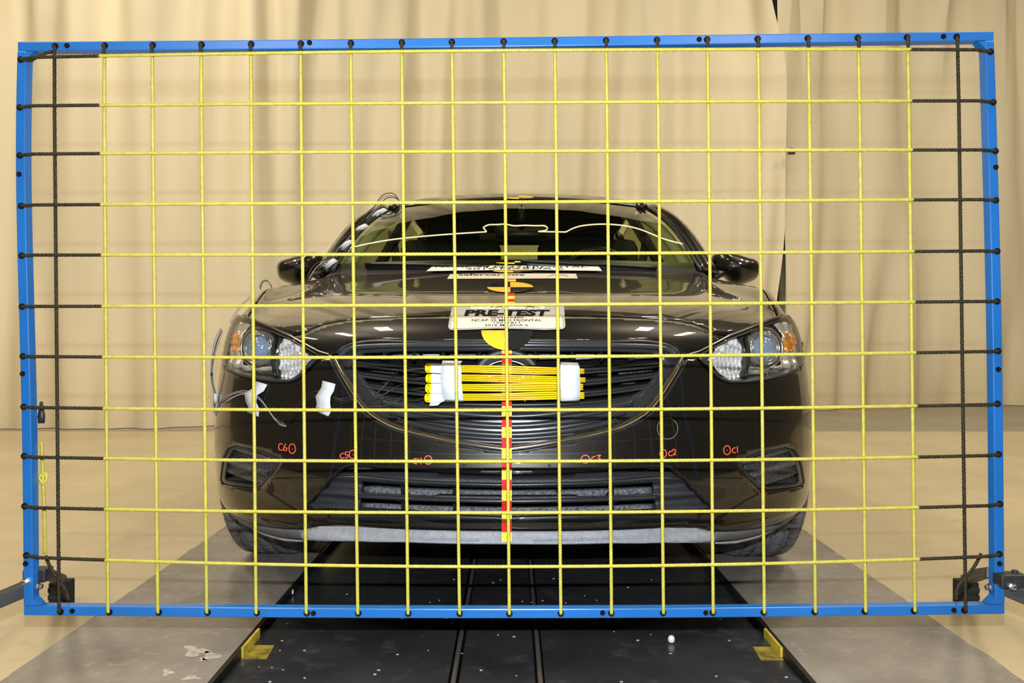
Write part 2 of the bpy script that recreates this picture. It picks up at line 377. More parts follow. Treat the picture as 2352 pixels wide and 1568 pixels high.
# binder clip holding the two curtains together
q = MB(); w = P(1818, 349, 7.12)
q.box((w.x, w.y, w.z), (.055, .03, .04)); q.box((w.x - .005, w.y - .01, w.z + .025), (.035, .012, .012))
q.sweep([(w.x - .025, w.y - .01, w.z), (w.x - .05, w.y - .02, w.z - .01), (w.x - .055, w.y - .02, w.z - .03)], [(.002, 0), (0, .002), (-.002, 0), (0, -.002)])
tag(q.build('binder_clip', STEELK), 'small black binder clip pinching the curtain edge at the slit', 'clip')

WALLT = mat('hall_wall_tan', (0.10, 0.085, 0.06), rough=.8, noise=.12, nscale=2)
WALLD = mat('hall_wall_dark', (0.05, 0.045, 0.04), rough=.7, noise=.3, nscale=3)
def wallbox(name, c, d, m): q = MB(); q.box(c, d); o = q.build(name, m); tag(o, kind='structure'); return o
wallbox('wall_back', (0, 10.2, 3.2), (18.2, .2, 6.6), WALLD)
wallbox('wall_left', (-8.1, 0.5, 3.2), (.2, 19.6, 6.6), WALLT)
wallbox('wall_right', (8.1, 0.5, 3.2), (.2, 19.6, 6.6), WALLT)
wallbox('wall_front', (0, -9.1, 3.2), (18.2, .2, 6.6), WALLT)
wallbox('ceiling', (0, 0.5, 6.5), (18.2, 19.6, .2), mat('ceiling_dark', (0.050, 0.044, 0.034), rough=.8, noise=.25, nscale=1.5))
wallbox('ceiling_bay', (0, -0.6, 6.36), (7.0, 4.2, .06), mat('ceiling_board', (0.42, 0.34, 0.22), rough=.8, noise=.1, nscale=2))
wallbox('wall_barrier', (0, -2.7, 1.25), (4.4, .8, 2.5), WALLD)
for k in range(5):
    o = MB(); yy = -6 + 3.2 * k
    o.box((0, yy, 6.15), (16, .10, .10)); o.box((0, yy, 5.75 + .0), (16, .08, .08))
    for i in range(32):
        x = -7.75 + .5 * i; o.sweep([(x, yy, 5.77), (x + .25, yy, 6.13), (x + .5, yy, 5.77)], [(.02, .02), (-.02, .02), (-.02, -.02), (.02, -.02)])
    tag(o.build('trim_%d' % (k + 1), mat('truss_steel', (.02, .02, .02), rough=.6)), kind='structure')

# ------------------------------------------------------------------ the car: master surfaces in the car's own frame (x across, y back from the nose, z up)
YAW = math.radians(1.17); OX, OY = -0.0135, 1.92
ct, st_ = math.cos(YAW), math.sin(YAW)
def L2W(p):
    p = np.asarray(p, float); return np.stack([OX + p[..., 0] * ct + p[..., 1] * st_, OY - p[..., 0] * st_ + p[..., 1] * ct, p[..., 2]], -1)
def W2L(p):
    p = np.asarray(p, float); X = p[..., 0] - OX; Y = p[..., 1] - OY
    return np.stack([X * ct - Y * st_, X * st_ + Y * ct, p[..., 2]], -1)
def proj(p):
    w = L2W(p); return np.stack([CX + w[..., 0] * F / w[..., 1], CY - (w[..., 2] - HC) * F / w[..., 1]], -1)
def PL(px, py, D): return W2L(np.array(P(px, py, D)))

zk = [.14, .18, .22, .26, .32, .40, .46, .52, .60, .68, .74, .80, .86]
zk2 = [.14, .18, .22, .26, .32, .37, .405, .445, .475, .52, .60, .68, .74, .80, .86]
profz = spl(zk2, [.16, .11, .055, .026, .020, .006, .000, .008, .012, .016, .034, .060, .088, .135, .20])
Wz = spl(zk, [.80, .845, .885, .910, .920, .924, .925, .923, .919, .912, .903, .886, .86])
PEXP = 2 / 2.2
def feat(aa, z):                                     # relief of the bumper skin, inward positive
    d = 0.0
    # hollow cheek between grille and lamp, swelling under the lamp
    d = d + .020 * np.exp(-((aa - .70) / .16) ** 2 - ((z - .56) / .09) ** 2)
    # scoop around the fog lamp bezel
    d = d + .012 * np.exp(-((aa - .80) / .17) ** 2 - ((z - .335) / .055) ** 2)
    # number plate ledge
    d = d + .010 * (ss(.405, .425, z) - 1) * 0.0
    # lower chin rolls forward
    d = d - .012 * np.exp(-((z - .245) / .03) ** 2) * (1 - ss(.55, .9, aa))
    return d
def S1(a, z, d=0.0):
    a = np.asarray(a, float); z = np.asarray(z, float); aa = np.abs(a); s = np.sign(a)
    x = s * Wz(z) * np.sin(np.minimum(aa, 1.57)) ** PEXP
    y = .75 * (1 - np.cos(aa)) + profz(z) * (.30 + .70 * np.cos(aa)) + feat(aa, z) + d
    return np.stack([x, y, z + 0 * a], -1)
def S1d(d): return lambda a, z: S1(a, z, d)

colA = [0, .3, .6, .85, 1.05, 1.2, 1.35, 1.5]
hoodrows = [
    [(0, .160, .788), (0, .39, .852), (0, .80, .9165), (0, 1.20, .980)],
    [(.30, .195, .787), (.30, .425, .850), (.29, .82, .9135), (.27, 1.22, .979)],
    [(.545, .292, .785), (.535, .50, .845), (.52, .86, .906), (.50, 1.27, .975)],
    [(.695, .395, .781), (.69, .59, .833), (.675, .91, .894), (.66, 1.35, .980)],
    [(.780, .505, .785), (.778, .67, .842), (.765, .95, .888), (.755, 1.43, .985)],
    [(.830, .590, .795), (.828, .75, .866), (.835, 1.0, .911), (.835, 1.50, .962)],
    [(.868, .680, .785), (.872, .83, .850), (.882, 1.04, .880), (.888, 1.55, .930)],
    [(.884, .780, .770), (.900, .90, .800), (.910, 1.06, .820), (.915, 1.60, .860)]]
vk = [0, .034, .130, .370, .785, 1.19]
def _net():
    cols = []
    for a, r in zip(colA, hoodrows):
        base = [S1(np.array(a), np.array(.700)), S1(np.array(a), np.array(.733))]
        cols.append(np.array([*base, *map(np.array, r)], float))
    cols = np.array(cols); neg = cols[1:][::-1].copy(); neg[..., 0] *= -1
    return np.concatenate([neg, cols])
NET = _net(); SA = NS([-a for a in colA[1:]][::-1] + colA); SV = NS(vk)
def S2(a, v, d=0.0):
    a = np.asarray(a, float); v = np.asarray(v, float); a, v = np.broadcast_arrays(a, v)
    p = np.einsum('ni,nj,ijk->nk', SA.B(a.ravel()), SV.B(v.ravel()), NET).reshape(a.shape + (3,))
    if np.ndim(d) or d: p = p + np.array([0, 0, 1.0]) * np.asarray(d)[..., None] if np.ndim(d) else p + np.array([0, 0, d])
    return p
def normals(S, u, v):
    e = 1e-3; du = S(u + e, v) - S(u - e, v); dv = S(u, v + e) - S(u, v - e)
    n = np.cross(du, dv); n /= np.linalg.norm(n, axis=-1)[..., None] + 1e-12; return n
def S3(s, t):                                        # windshield
    s = np.asarray(s, float); t = np.asarray(t, float)
    x = s * (.752 + (.628 - .752) * t)
    y = (1.30 + .135 * s * s) * (1 - t) + (1.93 + .14 * s * s) * t
    z = (1.010 - .004 * s * s) * (1 - t) + (1.357 - .015 * s * s) * t + .042 * np.sin(math.pi * t) + .01 * t * (1 - s * s)
    return np.stack([x, y, z], -1)
def S5(s, t):                                        # cowl between hood and windshield
    s = np.asarray(s, float); t = np.asarray(t, float)
    return np.stack([.75 * s, 1.205 + .14 * t + .13 * s * s, .987 + .030 * t + 0 * s], -1)
def S4(s, t):                                        # roof
    s = np.asarray(s, float); t = np.asarray(t, float)
    yc = spl([0, .12, .35, .7, 1.0], [1.93, 2.08, 2.42, 2.95, 3.42]); zc = spl([0, .12, .35, .7, 1.0], [1.372, 1.418, 1.460, 1.456, 1.408])
    w = spl([0, .12, .35, .7, 1.0], [.640, .638, .628, .610, .580])
    x = s * w(t); y = yc(t) + .14 * s * s * (1 - 2 * t); z = zc(t) - .028 * s ** 2 - .045 * np.abs(s) ** 7 * ss(0, .4, t)
    return np.stack([x, y, z], -1)
DOM = {}
def inv(S, pts, dom, n=(150, 150), iters=14):
    pts = np.asarray(pts, float).reshape(-1, 2)
    key = (id(S), dom)
    if key not in DOM:
        U, V = np.meshgrid(np.linspace(dom[0], dom[1], n[0]), np.linspace(dom[2], dom[3], n[1]))
        U, V = U.ravel(), V.ravel(); g = S(U, V); DOM[key] = (U, V, proj(g), L2W(g)[:, 1], S)
    U, V, q, w, _ = DOM[key]
    u = np.zeros(len(pts)); v = np.zeros(len(pts))
    for i, p in enumerate(pts):
        d = ((q - p) ** 2).sum(1); m = d.min(); c = np.where(d < m + 30)[0]; k = c[np.argmin(w[c] + d[c] * 1e-3)]; u[i], v[i] = U[k], V[k]
    u0, v0 = u.copy(), v.copy(); e = 1e-4
    for _ in range(iters):
        r = pts - proj(S(u, v)); J1 = (proj(S(u + e, v)) - proj(S(u - e, v))) / (2 * e); J2 = (proj(S(u, v + e)) - proj(S(u, v - e))) / (2 * e)
        det = J1[:, 0] * J2[:, 1] - J1[:, 1] * J2[:, 0]; det = np.where(np.abs(det) < 1e-3, 1e-3, det)
        du = (r[:, 0] * J2[:, 1] - r[:, 1] * J2[:, 0]) / det; dv = (J1[:, 0] * r[:, 1] - J1[:, 1] * r[:, 0]) / det
        lim = .05; du = np.clip(du, -lim, lim); dv = np.clip(dv, -lim, lim); u = u + du; v = v + dv
    bad = (np.abs(pts - proj(S(u, v))).max(1) > 2.0) | ~np.isfinite(u) | (u < dom[0] - .1) | (u > dom[1] + .1) | (v < dom[2] - .1) | (v > dom[3] + .1)
    u[bad] = u0[bad]; v[bad] = v0[bad]
    return np.stack([u, v], 1)
D1 = (-1.45, 1.45, .15, .84); D1R = (0, 1.45, .15, .84); D2 = (-1.5, 1.5, 0, 1.25); D2R = (0, 1.5, 0, 1.25)
def center(S, dom, py):
    vs = np.linspace(dom[2], dom[3], 600); q = proj(S(np.zeros(600), vs))[:, 1]; o = np.argsort(q)
    return float(np.interp(py, q[o], vs[o]))
def uv(S, spec, dom):
    out = [None] * len(spec); num = []
    for i, e in enumerate(spec):
        if e[0] == 'c': out[i] = (0.0, center(S, dom, e[1]))
        elif e[0] == 'uv': out[i] = (e[1], e[2])
        else: num.append(i)
    if num:
        r = inv(S, [spec[i] for i in num], dom)
        for k, i in enumerate(num): out[i] = tuple(r[k])
    return np.array(out, float)
def inpoly(p, poly):
    x, y = p[:, 0], p[:, 1]; r = np.zeros(len(p), bool); n = len(poly)
    for i in range(n):
        x1, y1 = poly[i]; x2, y2 = poly[(i + 1) % n]
        c = ((y1 > y) != (y2 > y)); xi = (x2 - x1) * (y - y1) / ((y2 - y1) if y2 != y1 else 1e-12) + x1
        r ^= c & (x < xi)
    return r
def resample(poly, sp, closed=True):
    q = np.vstack([poly, poly[:1]]) if closed else np.asarray(poly); out = []
    for a, b in zip(q[:-1], q[1:]):
        n = max(1, int(round(np.linalg.norm(b - a) / sp)))
        for k in range(n): out.append(a + (b - a) * k / n)
    if not closed: out.append(q[-1])
    return np.array(out)
def segdist(p, loops):
    d = np.full(len(p), 9.9)
    for L in loops:
        A = L; B = np.roll(L, -1, 0)
        for a, b in zip(A, B):
            ab = b - a; t = np.clip(((p - a) @ ab) / (ab @ ab + 1e-12), 0, 1); d = np.minimum(d, np.linalg.norm(p - a - t[:, None] * ab, axis=1))
    return d
def tri(outer, holes=(), sp=.012, sc=(.85, 1.0)):
    sc = np.array(sc); loops = [resample(np.asarray(outer) * sc, sp)] + [resample(np.asarray(h) * sc, sp) for h in holes]
    lo = loops[0].min(0); hi = loops[0].max(0)
    gx, gy = np.meshgrid(np.arange(lo[0] + sp / 2, hi[0], sp), np.arange(lo[1] + sp / 2, hi[1], sp * .87))
    gx[1::2] += sp / 2; g = np.stack([gx.ravel(), gy.ravel()], 1)
    ok = inpoly(g, loops[0])
    for h in loops[1:]: ok &= ~inpoly(g, h)
    g = g[ok]
    if len(g): g = g[segdist(g, loops) > sp * .55]
    V = np.vstack(loops + [g]); E = []; o = 0
    for L in loops:
        n = len(L); E += [(o + i, o + (i + 1) % n) for i in range(n)]; o += n
    r = delaunay_2d_cdt([Vector(p) for p in V], E, [], 0, 1e-6)
    rv = np.array([tuple(p) for p in r[0]]); rf = np.array([f for f in r[2] if len(f) == 3])
    c = rv[rf].mean(1); ok = inpoly(c, loops[0])
    for h in loops[1:]: ok &= ~inpoly(c, h)
    return rv / sc, rf[ok]
def panel(name, S, outer, holes, m, parent, sp=.012, mirror=True, solid=.0, sc=(.85, 1.0), dn=0.0, smooth=True, world=False):
    rv, rf = tri(outer, holes, sp, sc)
    p = S(rv[:, 0], rv[:, 1])
    if dn: p = p + orient(S, rv, p) * dn
    f = [tuple(t) for t in rf]
    p = list(map(tuple, p))
    if mirror:
        n = len(p); idx = []
        for i, q in enumerate(p[:n]):
            if abs(rv[i, 0]) < 1e-5: idx.append(i)
            else: idx.append(len(p)); p.append((-q[0], q[1], q[2]))
        f += [(idx[a], idx[c], idx[b]) for a, b, c in rf]
    p = np.array(p)
    f = face_front(p, f)
    if world: p = L2W(p)
    return mesh(name, p, f, m, parent, smooth, solid)
def face_front(p, f):                                # outward: towards the viewer in front and above
    f = np.array(f); c = p[f].mean(1); n = np.cross(p[f[:, 1]] - p[f[:, 0]], p[f[:, 2]] - p[f[:, 0]])
    o = np.array([0, 2.2, .35]); s = ((c - o) * n).sum(1)
    if np.median(s) < 0: f = f[:, ::-1]
    return [tuple(t) for t in f]
def orient(S, rv, p):
    n = normals(S, rv[:, 0], rv[:, 1]); s = ((p - np.array([0, 2.2, .35])) * n).sum(1); return n * np.where(s < 0, -1, 1)[:, None]
def on(S, pts, dom, lift=0.0):                       # photograph pixels laid on a surface, lifted off along its normal
    q = inv(S, pts, dom); p = S(q[:, 0], q[:, 1]); return p + orient(S, q, p) * lift
def both(fn):                                        # build the right-hand part, then its mirror image
    return fn(1), fn(-1)
def mir(p, s): p = np.array(p, float); p[..., 0] *= s; return p
def decal(name, S, dom, poly, m, parent, lift=.0012, sp=.012, sc=(.85, 1), world=True, solid=0.0, holes=()):
    q = inv(S, poly, dom); hs = [inv(S, h, dom) for h in holes]
    rv, rf = tri(q, hs, sp, sc); p = S(rv[:, 0], rv[:, 1]); p = p + orient(S, rv, p) * lift
    f = face_front(p, rf)
    return mesh(name, L2W(p) if world else p, f, m, parent, True, solid)
def ribbon(pts, w):                                  # a px stroke as a px polygon list of quads
    pts = np.array(pts, float); t = np.gradient(pts, axis=0); t /= np.linalg.norm(t, axis=1)[:, None] + 1e-9
    n = np.stack([-t[:, 1], t[:, 0]], 1) * w / 2; return pts + n, pts - n
def stroke(mb, S, dom, pts, w, lift, world=False):
    a, b = ribbon(pts, w); n = len(a); q = inv(S, np.vstack([a, b]), dom); p = S(q[:, 0], q[:, 1]); p = p + orient(S, q, p) * lift
    if world: p = L2W(p)
    mb.add(p, [(i, i + 1, n + i + 1, n + i) for i in range(n - 1)])

car = empty('sedan_car', (OX, OY, 0), -YAW)
tag(car, 'dark brown four-door sedan facing the camera behind the rope grid', 'car')

# ---- outlines measured on the right half of the photograph
CHR = [('c', 1030), (1192, 1028), (1233, 1022.5), (1289, 1012), (1342, 1000), (1407, 984), (1446, 968), (1476, 950), (1499, 929), (1524, 893), (1547, 856), (1566, 821)]
GTOP = [(1560, 809), (1545, 797), (1522, 788), (1350, 785.5), ('c', 784)]
HLO = [(1606, 817), (1639, 794), (1675, 773), (1721, 755), (1767, 737), (1790, 729), (1811, 722), (1830, 733), (1841, 748), (1847, 769), (1849, 803), (1847, 829),
       (1836, 842), (1802, 857), (1758, 867), (1710, 873), (1675, 873), (1657, 867), (1641, 855), (1625, 838)]
LGR = [('c', 1090), (1284, 1087), (1405, 1080), (1494, 1073), (1523, 1072.5), (1539, 1077), (1564.5, 1098), (1596, 1133), (1635, 1168), (1520, 1173), (1400, 1178), (1284, 1182), ('c', 1186)]
FOG = [(1692, 1056), (1740, 1037), (1804, 1026), (1823, 1031), (1835, 1050), (1847, 1107), (1842, 1117), (1765, 1127), (1743, 1123), (1721, 1101), (1698, 1075)]
BUMP = [('c', 1033), (1192, 1031), (1233, 1026), (1289, 1016), (1342, 1004), (1409, 988), (1449, 972), (1480, 954), (1504, 933), (1529, 897), (1552, 860), (1571, 825), (1600, 822),
        (1620, 841), (1636, 858.5), (1654, 871.5), (1673, 878.5), (1710, 879), (1758, 873), (1802, 863), (1836, 848), ('uv', 1.25, .690), ('uv', 1.42, .70), ('uv', 1.42, .25), ('uv', 1.22, .232),
        (1838, 1186), (1790, 1203), (1740, 1214), (1690, 1220), (1640, 1219), (1600, 1211), (1533, 1210), (1405, 1216), ('c', 1218)]
uvC = lambda spec, S=S1, D=D1R: uv(S, spec, D)
bumper_uv = uvC(BUMP); lgr_uv = uvC(LGR); fog_uv = uvC(FOG); hl_uv = uvC(HLO)
bumper = panel('bumper_cover', S1, bumper_uv, [lgr_uv, fog_uv], PAINT, car, sp=.011, solid=.004)
def half_holes(lst): return lst

# ---- hood, nose panel, fenders
HSEAM = [('c', 726), (1298, 724.5), (1443, 728), (1538, 734), (1594, 743.5), (1632, 760.5), (1651, 767.5)]
NOSE = [('c', 728.5), (1298, 727), (1443, 730.5), (1538, 736.5), (1594, 746), (1632, 763), (1651, 770.5), (1672, 773), (1639, 792), (1606, 812), (1575, 815), (1560, 808), (1545, 796), (1522, 787), (1350, 784.5), ('c', 783)]
HOOD = HSEAM + [(1676, 769), (1721, 752), (1767, 734), (1784, 727.5), (1776, 708), (1762, 684), (1748, 664), ('uv', 1.235, .93), ('uv', 1.22, 1.19), ('uv', 1.1, 1.19), ('uv', .9, 1.19), ('uv', .6, 1.19), ('uv', .3, 1.19), ('uv', 0, 1.19)]
nose_uv = uvC(NOSE, S2, D2R); hood_uv = uvC(HOOD, S2, D2R)
nose = panel('nose_panel', S2, nose_uv, [], PAINT, car, sp=.012, solid=.003)
hood = panel('hood', S2, hood_uv, [], PAINT, car, sp=.018, solid=.003, sc=(.75, 1.0))
FEND = [(1788, 727), (1811, 720), ('uv', 1.5, .03), ('uv', 1.5, 1.19), ('uv', 1.245, 1.19), ('uv', 1.25, .93), (1752, 664), (1766, 684), (1780, 708)]
fend_uv = uvC(FEND, S2, D2R)
for s in (1, -1):
    rv, rf = tri(fend_uv, [], .02, (.6, 1)); p = mir(S2(rv[:, 0], rv[:, 1]), s)
    mesh('fender', p, face_front(p, rf), PAINT, car, True, .003)
# dark structure under the seams
shell_uv = np.vstack([uvC([('c', 775), (1522, 779), (1560, 800), (1606, 804), (1639, 786), (1676, 765), (1721, 747), (1767, 729), (1792, 716)], S2, D2R), [(1.5, .08), (1.5, 1.19), (0, 1.19)]])
rv, rf = tri(shell_uv, [], .03, (.8, 1)); p = S2(rv[:, 0], rv[:, 1]) - np.array([0, -.012, .014])
p2 = np.vstack([p, mir(p, -1)]); mesh('inner_shell', p2, face_front(p2, np.vstack([rf, rf[:, ::-1] + len(p)])), VOID, car)

# ---- lower lip and its side pieces
LIP = [('c', 1219.5), (1405, 1217.5), (1533, 1211.5), (1600, 1212.5), (1640, 1221), (1646, 1232), (1641, 1245), (1533, 1245), (1405, 1245), ('c', 1247)]
def S1lip(a, z):
    p = S1(a, z); z = np.asarray(z, float); zt = .272 ; zb = .235
    t = np.clip((zt - z) / (zt - zb), 0, 1.3)
    p[..., 1] += -.020 * np.sin(np.clip(t, 0, 1) * 2.2) - .008 + .05 * np.maximum(t - .85, 0)
    return p
lip_uv = uvC(LIP, S1lip)
LIPM = mat('lip_plastic', (.24, .25, .27), rough=.38, spec=.6, bump=.25, bscale=300, noise=.15, nscale=60)
panel('lip_spoiler', S1lip, lip_uv, [], LIPM, car, sp=.007, solid=.006)
SLIP = [(1644, 1222), (1690, 1222), (1740, 1216), (1790, 1205), (1834, 1190), (1836, 1200), (1820, 1207), (1788, 1217), (1740, 1230), (1692, 1241), (1643, 1245)]
WSTR = [(1643, 1246), (1692, 1242), (1740, 1231), (1788, 1218), (1820, 1208), (1820, 1211), (1790, 1222), (1740, 1236), (1692, 1248), (1660, 1250), (1643, 1249)]
WTAB = [(1766, 1227), (1789, 1222), (1784, 1235), (1779, 1239), (1766, 1240)]
for s in (1, -1):
    for nm, poly, m, d in (('side_lip', SLIP, mat('side_lip_plastic', (.11, .11, .118), rough=.45, bump=.3, bscale=300), -.004), ('lip_flange', WSTR, mat('flange_grey', (.62, .64, .67), rough=.5), .004), ('flange_tab', WTAB, mat('flange_grey'), .008)):
        q = uvC(poly, S1d(d)); rv, rf = tri(q, [], .010); p = mir(S1(rv[:, 0], rv[:, 1], d), s); mesh(nm, p, face_front(p, rf), m, car, True, .004)
# ---- recess walls
def wall(name, loop_uv, d0, d1, m, parent, s=1, closed=True, shrink=1.0, sp=.015, S=S1):
    L = resample(loop_uv * np.array([.85, 1.]), sp, closed) / np.array([.85, 1.]); c = L.mean(0)
    a = S(L[:, 0], L[:, 1]); a[:, 1] += d0; L2 = c + (L - c) * shrink; b = S(L2[:, 0], L2[:, 1]); b[:, 1] += d1
    n = len(L); f = [(i, (i + 1) % n, n + (i + 1) % n, n + i) for i in range(n if closed else n - 1)]
    return mesh(name, mir(np.vstack([a, b]), s), f, m, parent, True)
def sheet(name, spec, d, m, parent, sp=.012, mirror=True, holes=(), solid=.003, s=None, S=S1, smooth=True, ret=False):
    Sd = lambda a, z: S(a, z) + np.array([0, d, 0])
    q = uv(Sd, spec, D1R); hs = [uv(Sd, h, D1R) for h in holes]
    if s is None: return panel(name, Sd, q, hs, m, parent, sp=sp, mirror=mirror, solid=solid)
    rv, rf = tri(q, hs, sp); p = mir(Sd(rv[:, 0], rv[:, 1]), s); return mesh(name, p, face_front(p, rf), m, parent, smooth, solid)
def bar(name, spec, d, prof, m, parent, n=60, up=(0, 0, 1), S=S1, full=True, s=1, smooth=True, rough_path=False):
    """a bar swept along px points (right half from the centre outwards), mirrored into one continuous bar"""
    Sd = lambda a, z: S(a, z) + np.array([0, d, 0])
    q = uv(Sd, spec, D1R)
    if full:
        L = np.vstack([q[::-1] * np.array([-1, 1]), q[1:]])
    else: L = q
    dd = np.r_[0, np.cumsum(np.linalg.norm(np.diff(L, axis=0), axis=1))]
    if rough_path: L = dense(L, dd[-1] / n)
    else: L = NS(dd).B(np.linspace(0, dd[-1], n)).dot(L)
    p = Sd(L[:, 0], L[:, 1]); v, f = sweep(mir(p, s), prof, up)
    return mesh(name, v, f, m, parent, smooth)
def oval(w, h, n=10, sq=1.0): return [(w / 2 * math.copysign(abs(math.cos(t)) ** sq, math.cos(t)), h / 2 * math.copysign(abs(math.sin(t)) ** sq, math.sin(t))) for t in [2 * math.pi * k / n for k in range(n)]]

# ---- lower grille
O1 = [('c', 1121), (1284, 1119.5), (1405, 1115.5), (1503, 1108.5), (1503, 1133), (1405, 1138.5), (1284, 1142), ('c', 1143.5)]
O2 = [('c', 1155), (1284, 1153.5), (1405, 1151), (1508, 1147), (1508, 1168), (1405, 1173), (1284, 1177), ('c', 1179)]
def S1g(a, z):                                       # faceted face of the lower grille
    p = S1(a, z); z = np.asarray(z, float)
    p[..., 1] += .018 + .012 * np.sin((z - .33) * 150)
    return p
lg = empty('lower_grille'); lg.parent = car
qs = [uv(S1g, LGR, D1R), uv(S1g, O1, D1R), uv(S1g, O2, D1R)]
panel('grille_face', S1g, qs[0], qs[1:], GRAIN, lg, sp=.007, solid=.012)
wall_pts = lgr_uv[1:-1]
for s in (1, -1): wall('grille_wall', lgr_uv, -.001, .03, SATIN, lg, s, closed=False)
bar('grille_bar', [('c', 1149), (1284, 1147.5), (1405, 1144.5), (1508, 1140)], .012, oval(.026, .012, 10), SATIN, lg, up=(0, 0, 1))
bar('grille_bar', [('c', 1112), (1284, 1110), (1405, 1105), (1508, 1098), (1560, 1098)], .010, oval(.02, .010, 10), SATIN, lg)
sheet('grille_backing', [('c', 1092), (1500, 1084), (1570, 1110), (1600, 1150), (1560, 1168), (1400, 1176), ('c', 1182)], .14, VOID, lg, sp=.03)
sheet('radiator_bar', [('c', 1131), (1284, 1130), (1405, 1127), (1500, 1122), (1500, 1140), (1284, 1146), ('c', 1148)], .075, RADI, lg, sp=.02, solid=.02)
sheet('radiator_bar', [('c', 1167), (1284, 1166), (1405, 1163), (1505, 1158), (1505, 1174), (1284, 1180), ('c', 1182)], .075, RADI, lg, sp=.02, solid=.02)
for x in (1284, 1405):
    for s in (1, -1):
        sheet('grille_rib', [(x, 1108), (x + 5, 1108), (x + 5, 1176), (x, 1176)], .05, BLACK, lg, s=s, sp=.01, solid=.02)

# ---- fog lamp bezels
def S1f(a, z):
    p = S1(a, z); z = np.asarray(z, float); aa = np.abs(np.asarray(a, float))
    zc = (z - .345 - .05 * (aa - .9))
    p[..., 1] += .016 + .014 * np.cos(zc * 170) + .01 * np.sin(zc * 90 + 1)
    return p
FOGI = [(1706, 1061), (1744, 1044), (1800, 1034), (1815, 1038), (1824, 1054), (1836, 1104), (1832, 1109), (1765, 1118), (1748, 1114), (1728, 1095), (1710, 1074)]
for s in (1, -1):
    fo = empty('fog_lamp_bezel'); fo.parent = car
    q = uvC(FOG); qi = uv(S1, FOGI, D1R)
    rv, rf = tri(q, [qi], .008); p = mir(S1(rv[:, 0], rv[:, 1], .004), s); mesh('bezel_rim', p, face_front(p, rf), SATIN, fo, True, .003)
    wall('bezel_wall', qi, .004, .035, SATIN, fo, s)
    qq = uv(S1f, FOGI, D1R); rv, rf = tri(qq, [], .006); p = mir(S1f(rv[:, 0], rv[:, 1]), s); mesh('bezel_insert', p, face_front(p, rf), mat('bezel_wet_plastic', (.06, .06, .063), rough=.24, spec=.7, bump=.9, bscale=140), fo, True, .003)

# ---- upper grille
ug = empty('upper_grille'); ug.parent = car
GIN = [('c', 946), (1290, 940), (1370, 930), (1440, 914), (1478, 893), (1505, 862), (1526, 833), (1522, 822), (1500, 808), (1400, 803), ('c', 802)]
def S1s(a, z):                                       # surround sinks towards the opening, with stepped ridges
    return S1(a, z) + np.array([0, .014, 0])
qo = uv(S1s, CHR[:-1] + [(1562, 824), (1560, 811), (1545, 799), (1522, 790), (1350, 787), ('c', 786)], D1R); qi = uv(S1s, GIN, D1R)
panel('grille_surround', S1s, qo, [qi], SATIN, ug, sp=.010, solid=.02)
bar('top_rail', [('c', 792), (1350, 793), (1500, 796), (1530, 801), (1548, 812), (1556, 822)], .002, oval(.022, .014, 12), mat('rail_black', (.03, .032, .038), rough=.25, spec=.6), ug, n=80)
bar('top_rail', [('c', 785.5), (1350, 787), (1522, 789.5), (1545, 798), (1560, 811)], -.001, oval(.014, .008, 10), mat('rail_black'), ug, n=80)
for (c, e, ex) in ((1016, 985, 1388), (998, 965, 1415), (978, 946, 1435), (956, 925, 1452)):
    bar('surround_ridge', [('c', c), (1250, c - 4), (1330, c - 14), ((1330 + ex) // 2, (c + e) / 2 - 6), (ex, e)], .010, oval(.014, .016, 10), SATIN, ug, n=70)
for (c, e, ex) in ((852, 833, 1526), (879, 857, 1512), (905, 882, 1495), (928, 905, 1474)):
    bar('slat', [('c', c), (1290, c - 2), (1400, c * .55 + e * .45), (ex, e)], .045, oval(.05, .0155, 12, .8), BLACK, ug, n=70)
    bar('slat_edge', [('c', c + 9), (1290, c + 7), (1400, c * .55 + e * .45 + 8), (ex, e + 7)], .018, oval(.010, .007, 8), SATIN, ug, n=70)
sheet('grille_backing', [('c', 955), (1300, 945), (1400, 930), (1480, 905), (1520, 850), (1535, 825), (1515, 800), ('c', 798)], .16, VOID, ug, sp=.03)
for (x0, x1, y0, y1, m) in ((1180, 1226, 806, 824, RADI), (1232, 1300, 806, 824, RADI), (1320, 1365, 809, 824, MATS['headlamp_reflector']), (1372, 1440, 806, 822, RADI), (1452, 1512, 809, 823, RADI),
                            (1420, 1500, 838, 858, RADI), (1300, 1400, 848, 862, RADI), (1395, 1460, 868, 882, RADI), (1250, 1380, 876, 888, RADI)):
    for s in (1, -1): sheet('radiator_piece', [(x0, y0), (x1, y0 - (x1 - x0) * .02), (x1, y1 - 2), (x0, y1)], .10, m, ug, s=s, sp=.012, solid=.01)
for x in (1225, 1310, 1378, 1449):
    for s in (1, -1): sheet('grille_rib', [(x, 800), (x + 5, 800), (x + 9, 826), (x + 4, 826)], .035, BLACK, ug, s=s, sp=.01, solid=.02)
# chrome wing
CHROMEB = mat('chrome_wing', (.92, .88, .78), rough=.10, metal=1.0)
prof = [(-.010, .002), (-.004, .0068), (.002, .0074), (.007, .0045), (.009, -.001), (.006, -.006), (-.006, -.006)]
bar('chrome_wing', CHR, .0, [(y, x) for x, y in prof][::-1], CHROMEB, ug, n=150, up=(0, 1, 0))
bar('wing_lower_trim', [('c', 1038), (1233, 1030), (1342, 1009), (1412, 992), (1454, 975), (1486, 957), (1510, 936), (1535, 900), (1558, 863), (1577, 828)], -.001, oval(.006, .006, 8), SATIN, ug, n=120)  # thin satin black bar along the chrome wing's lower edge
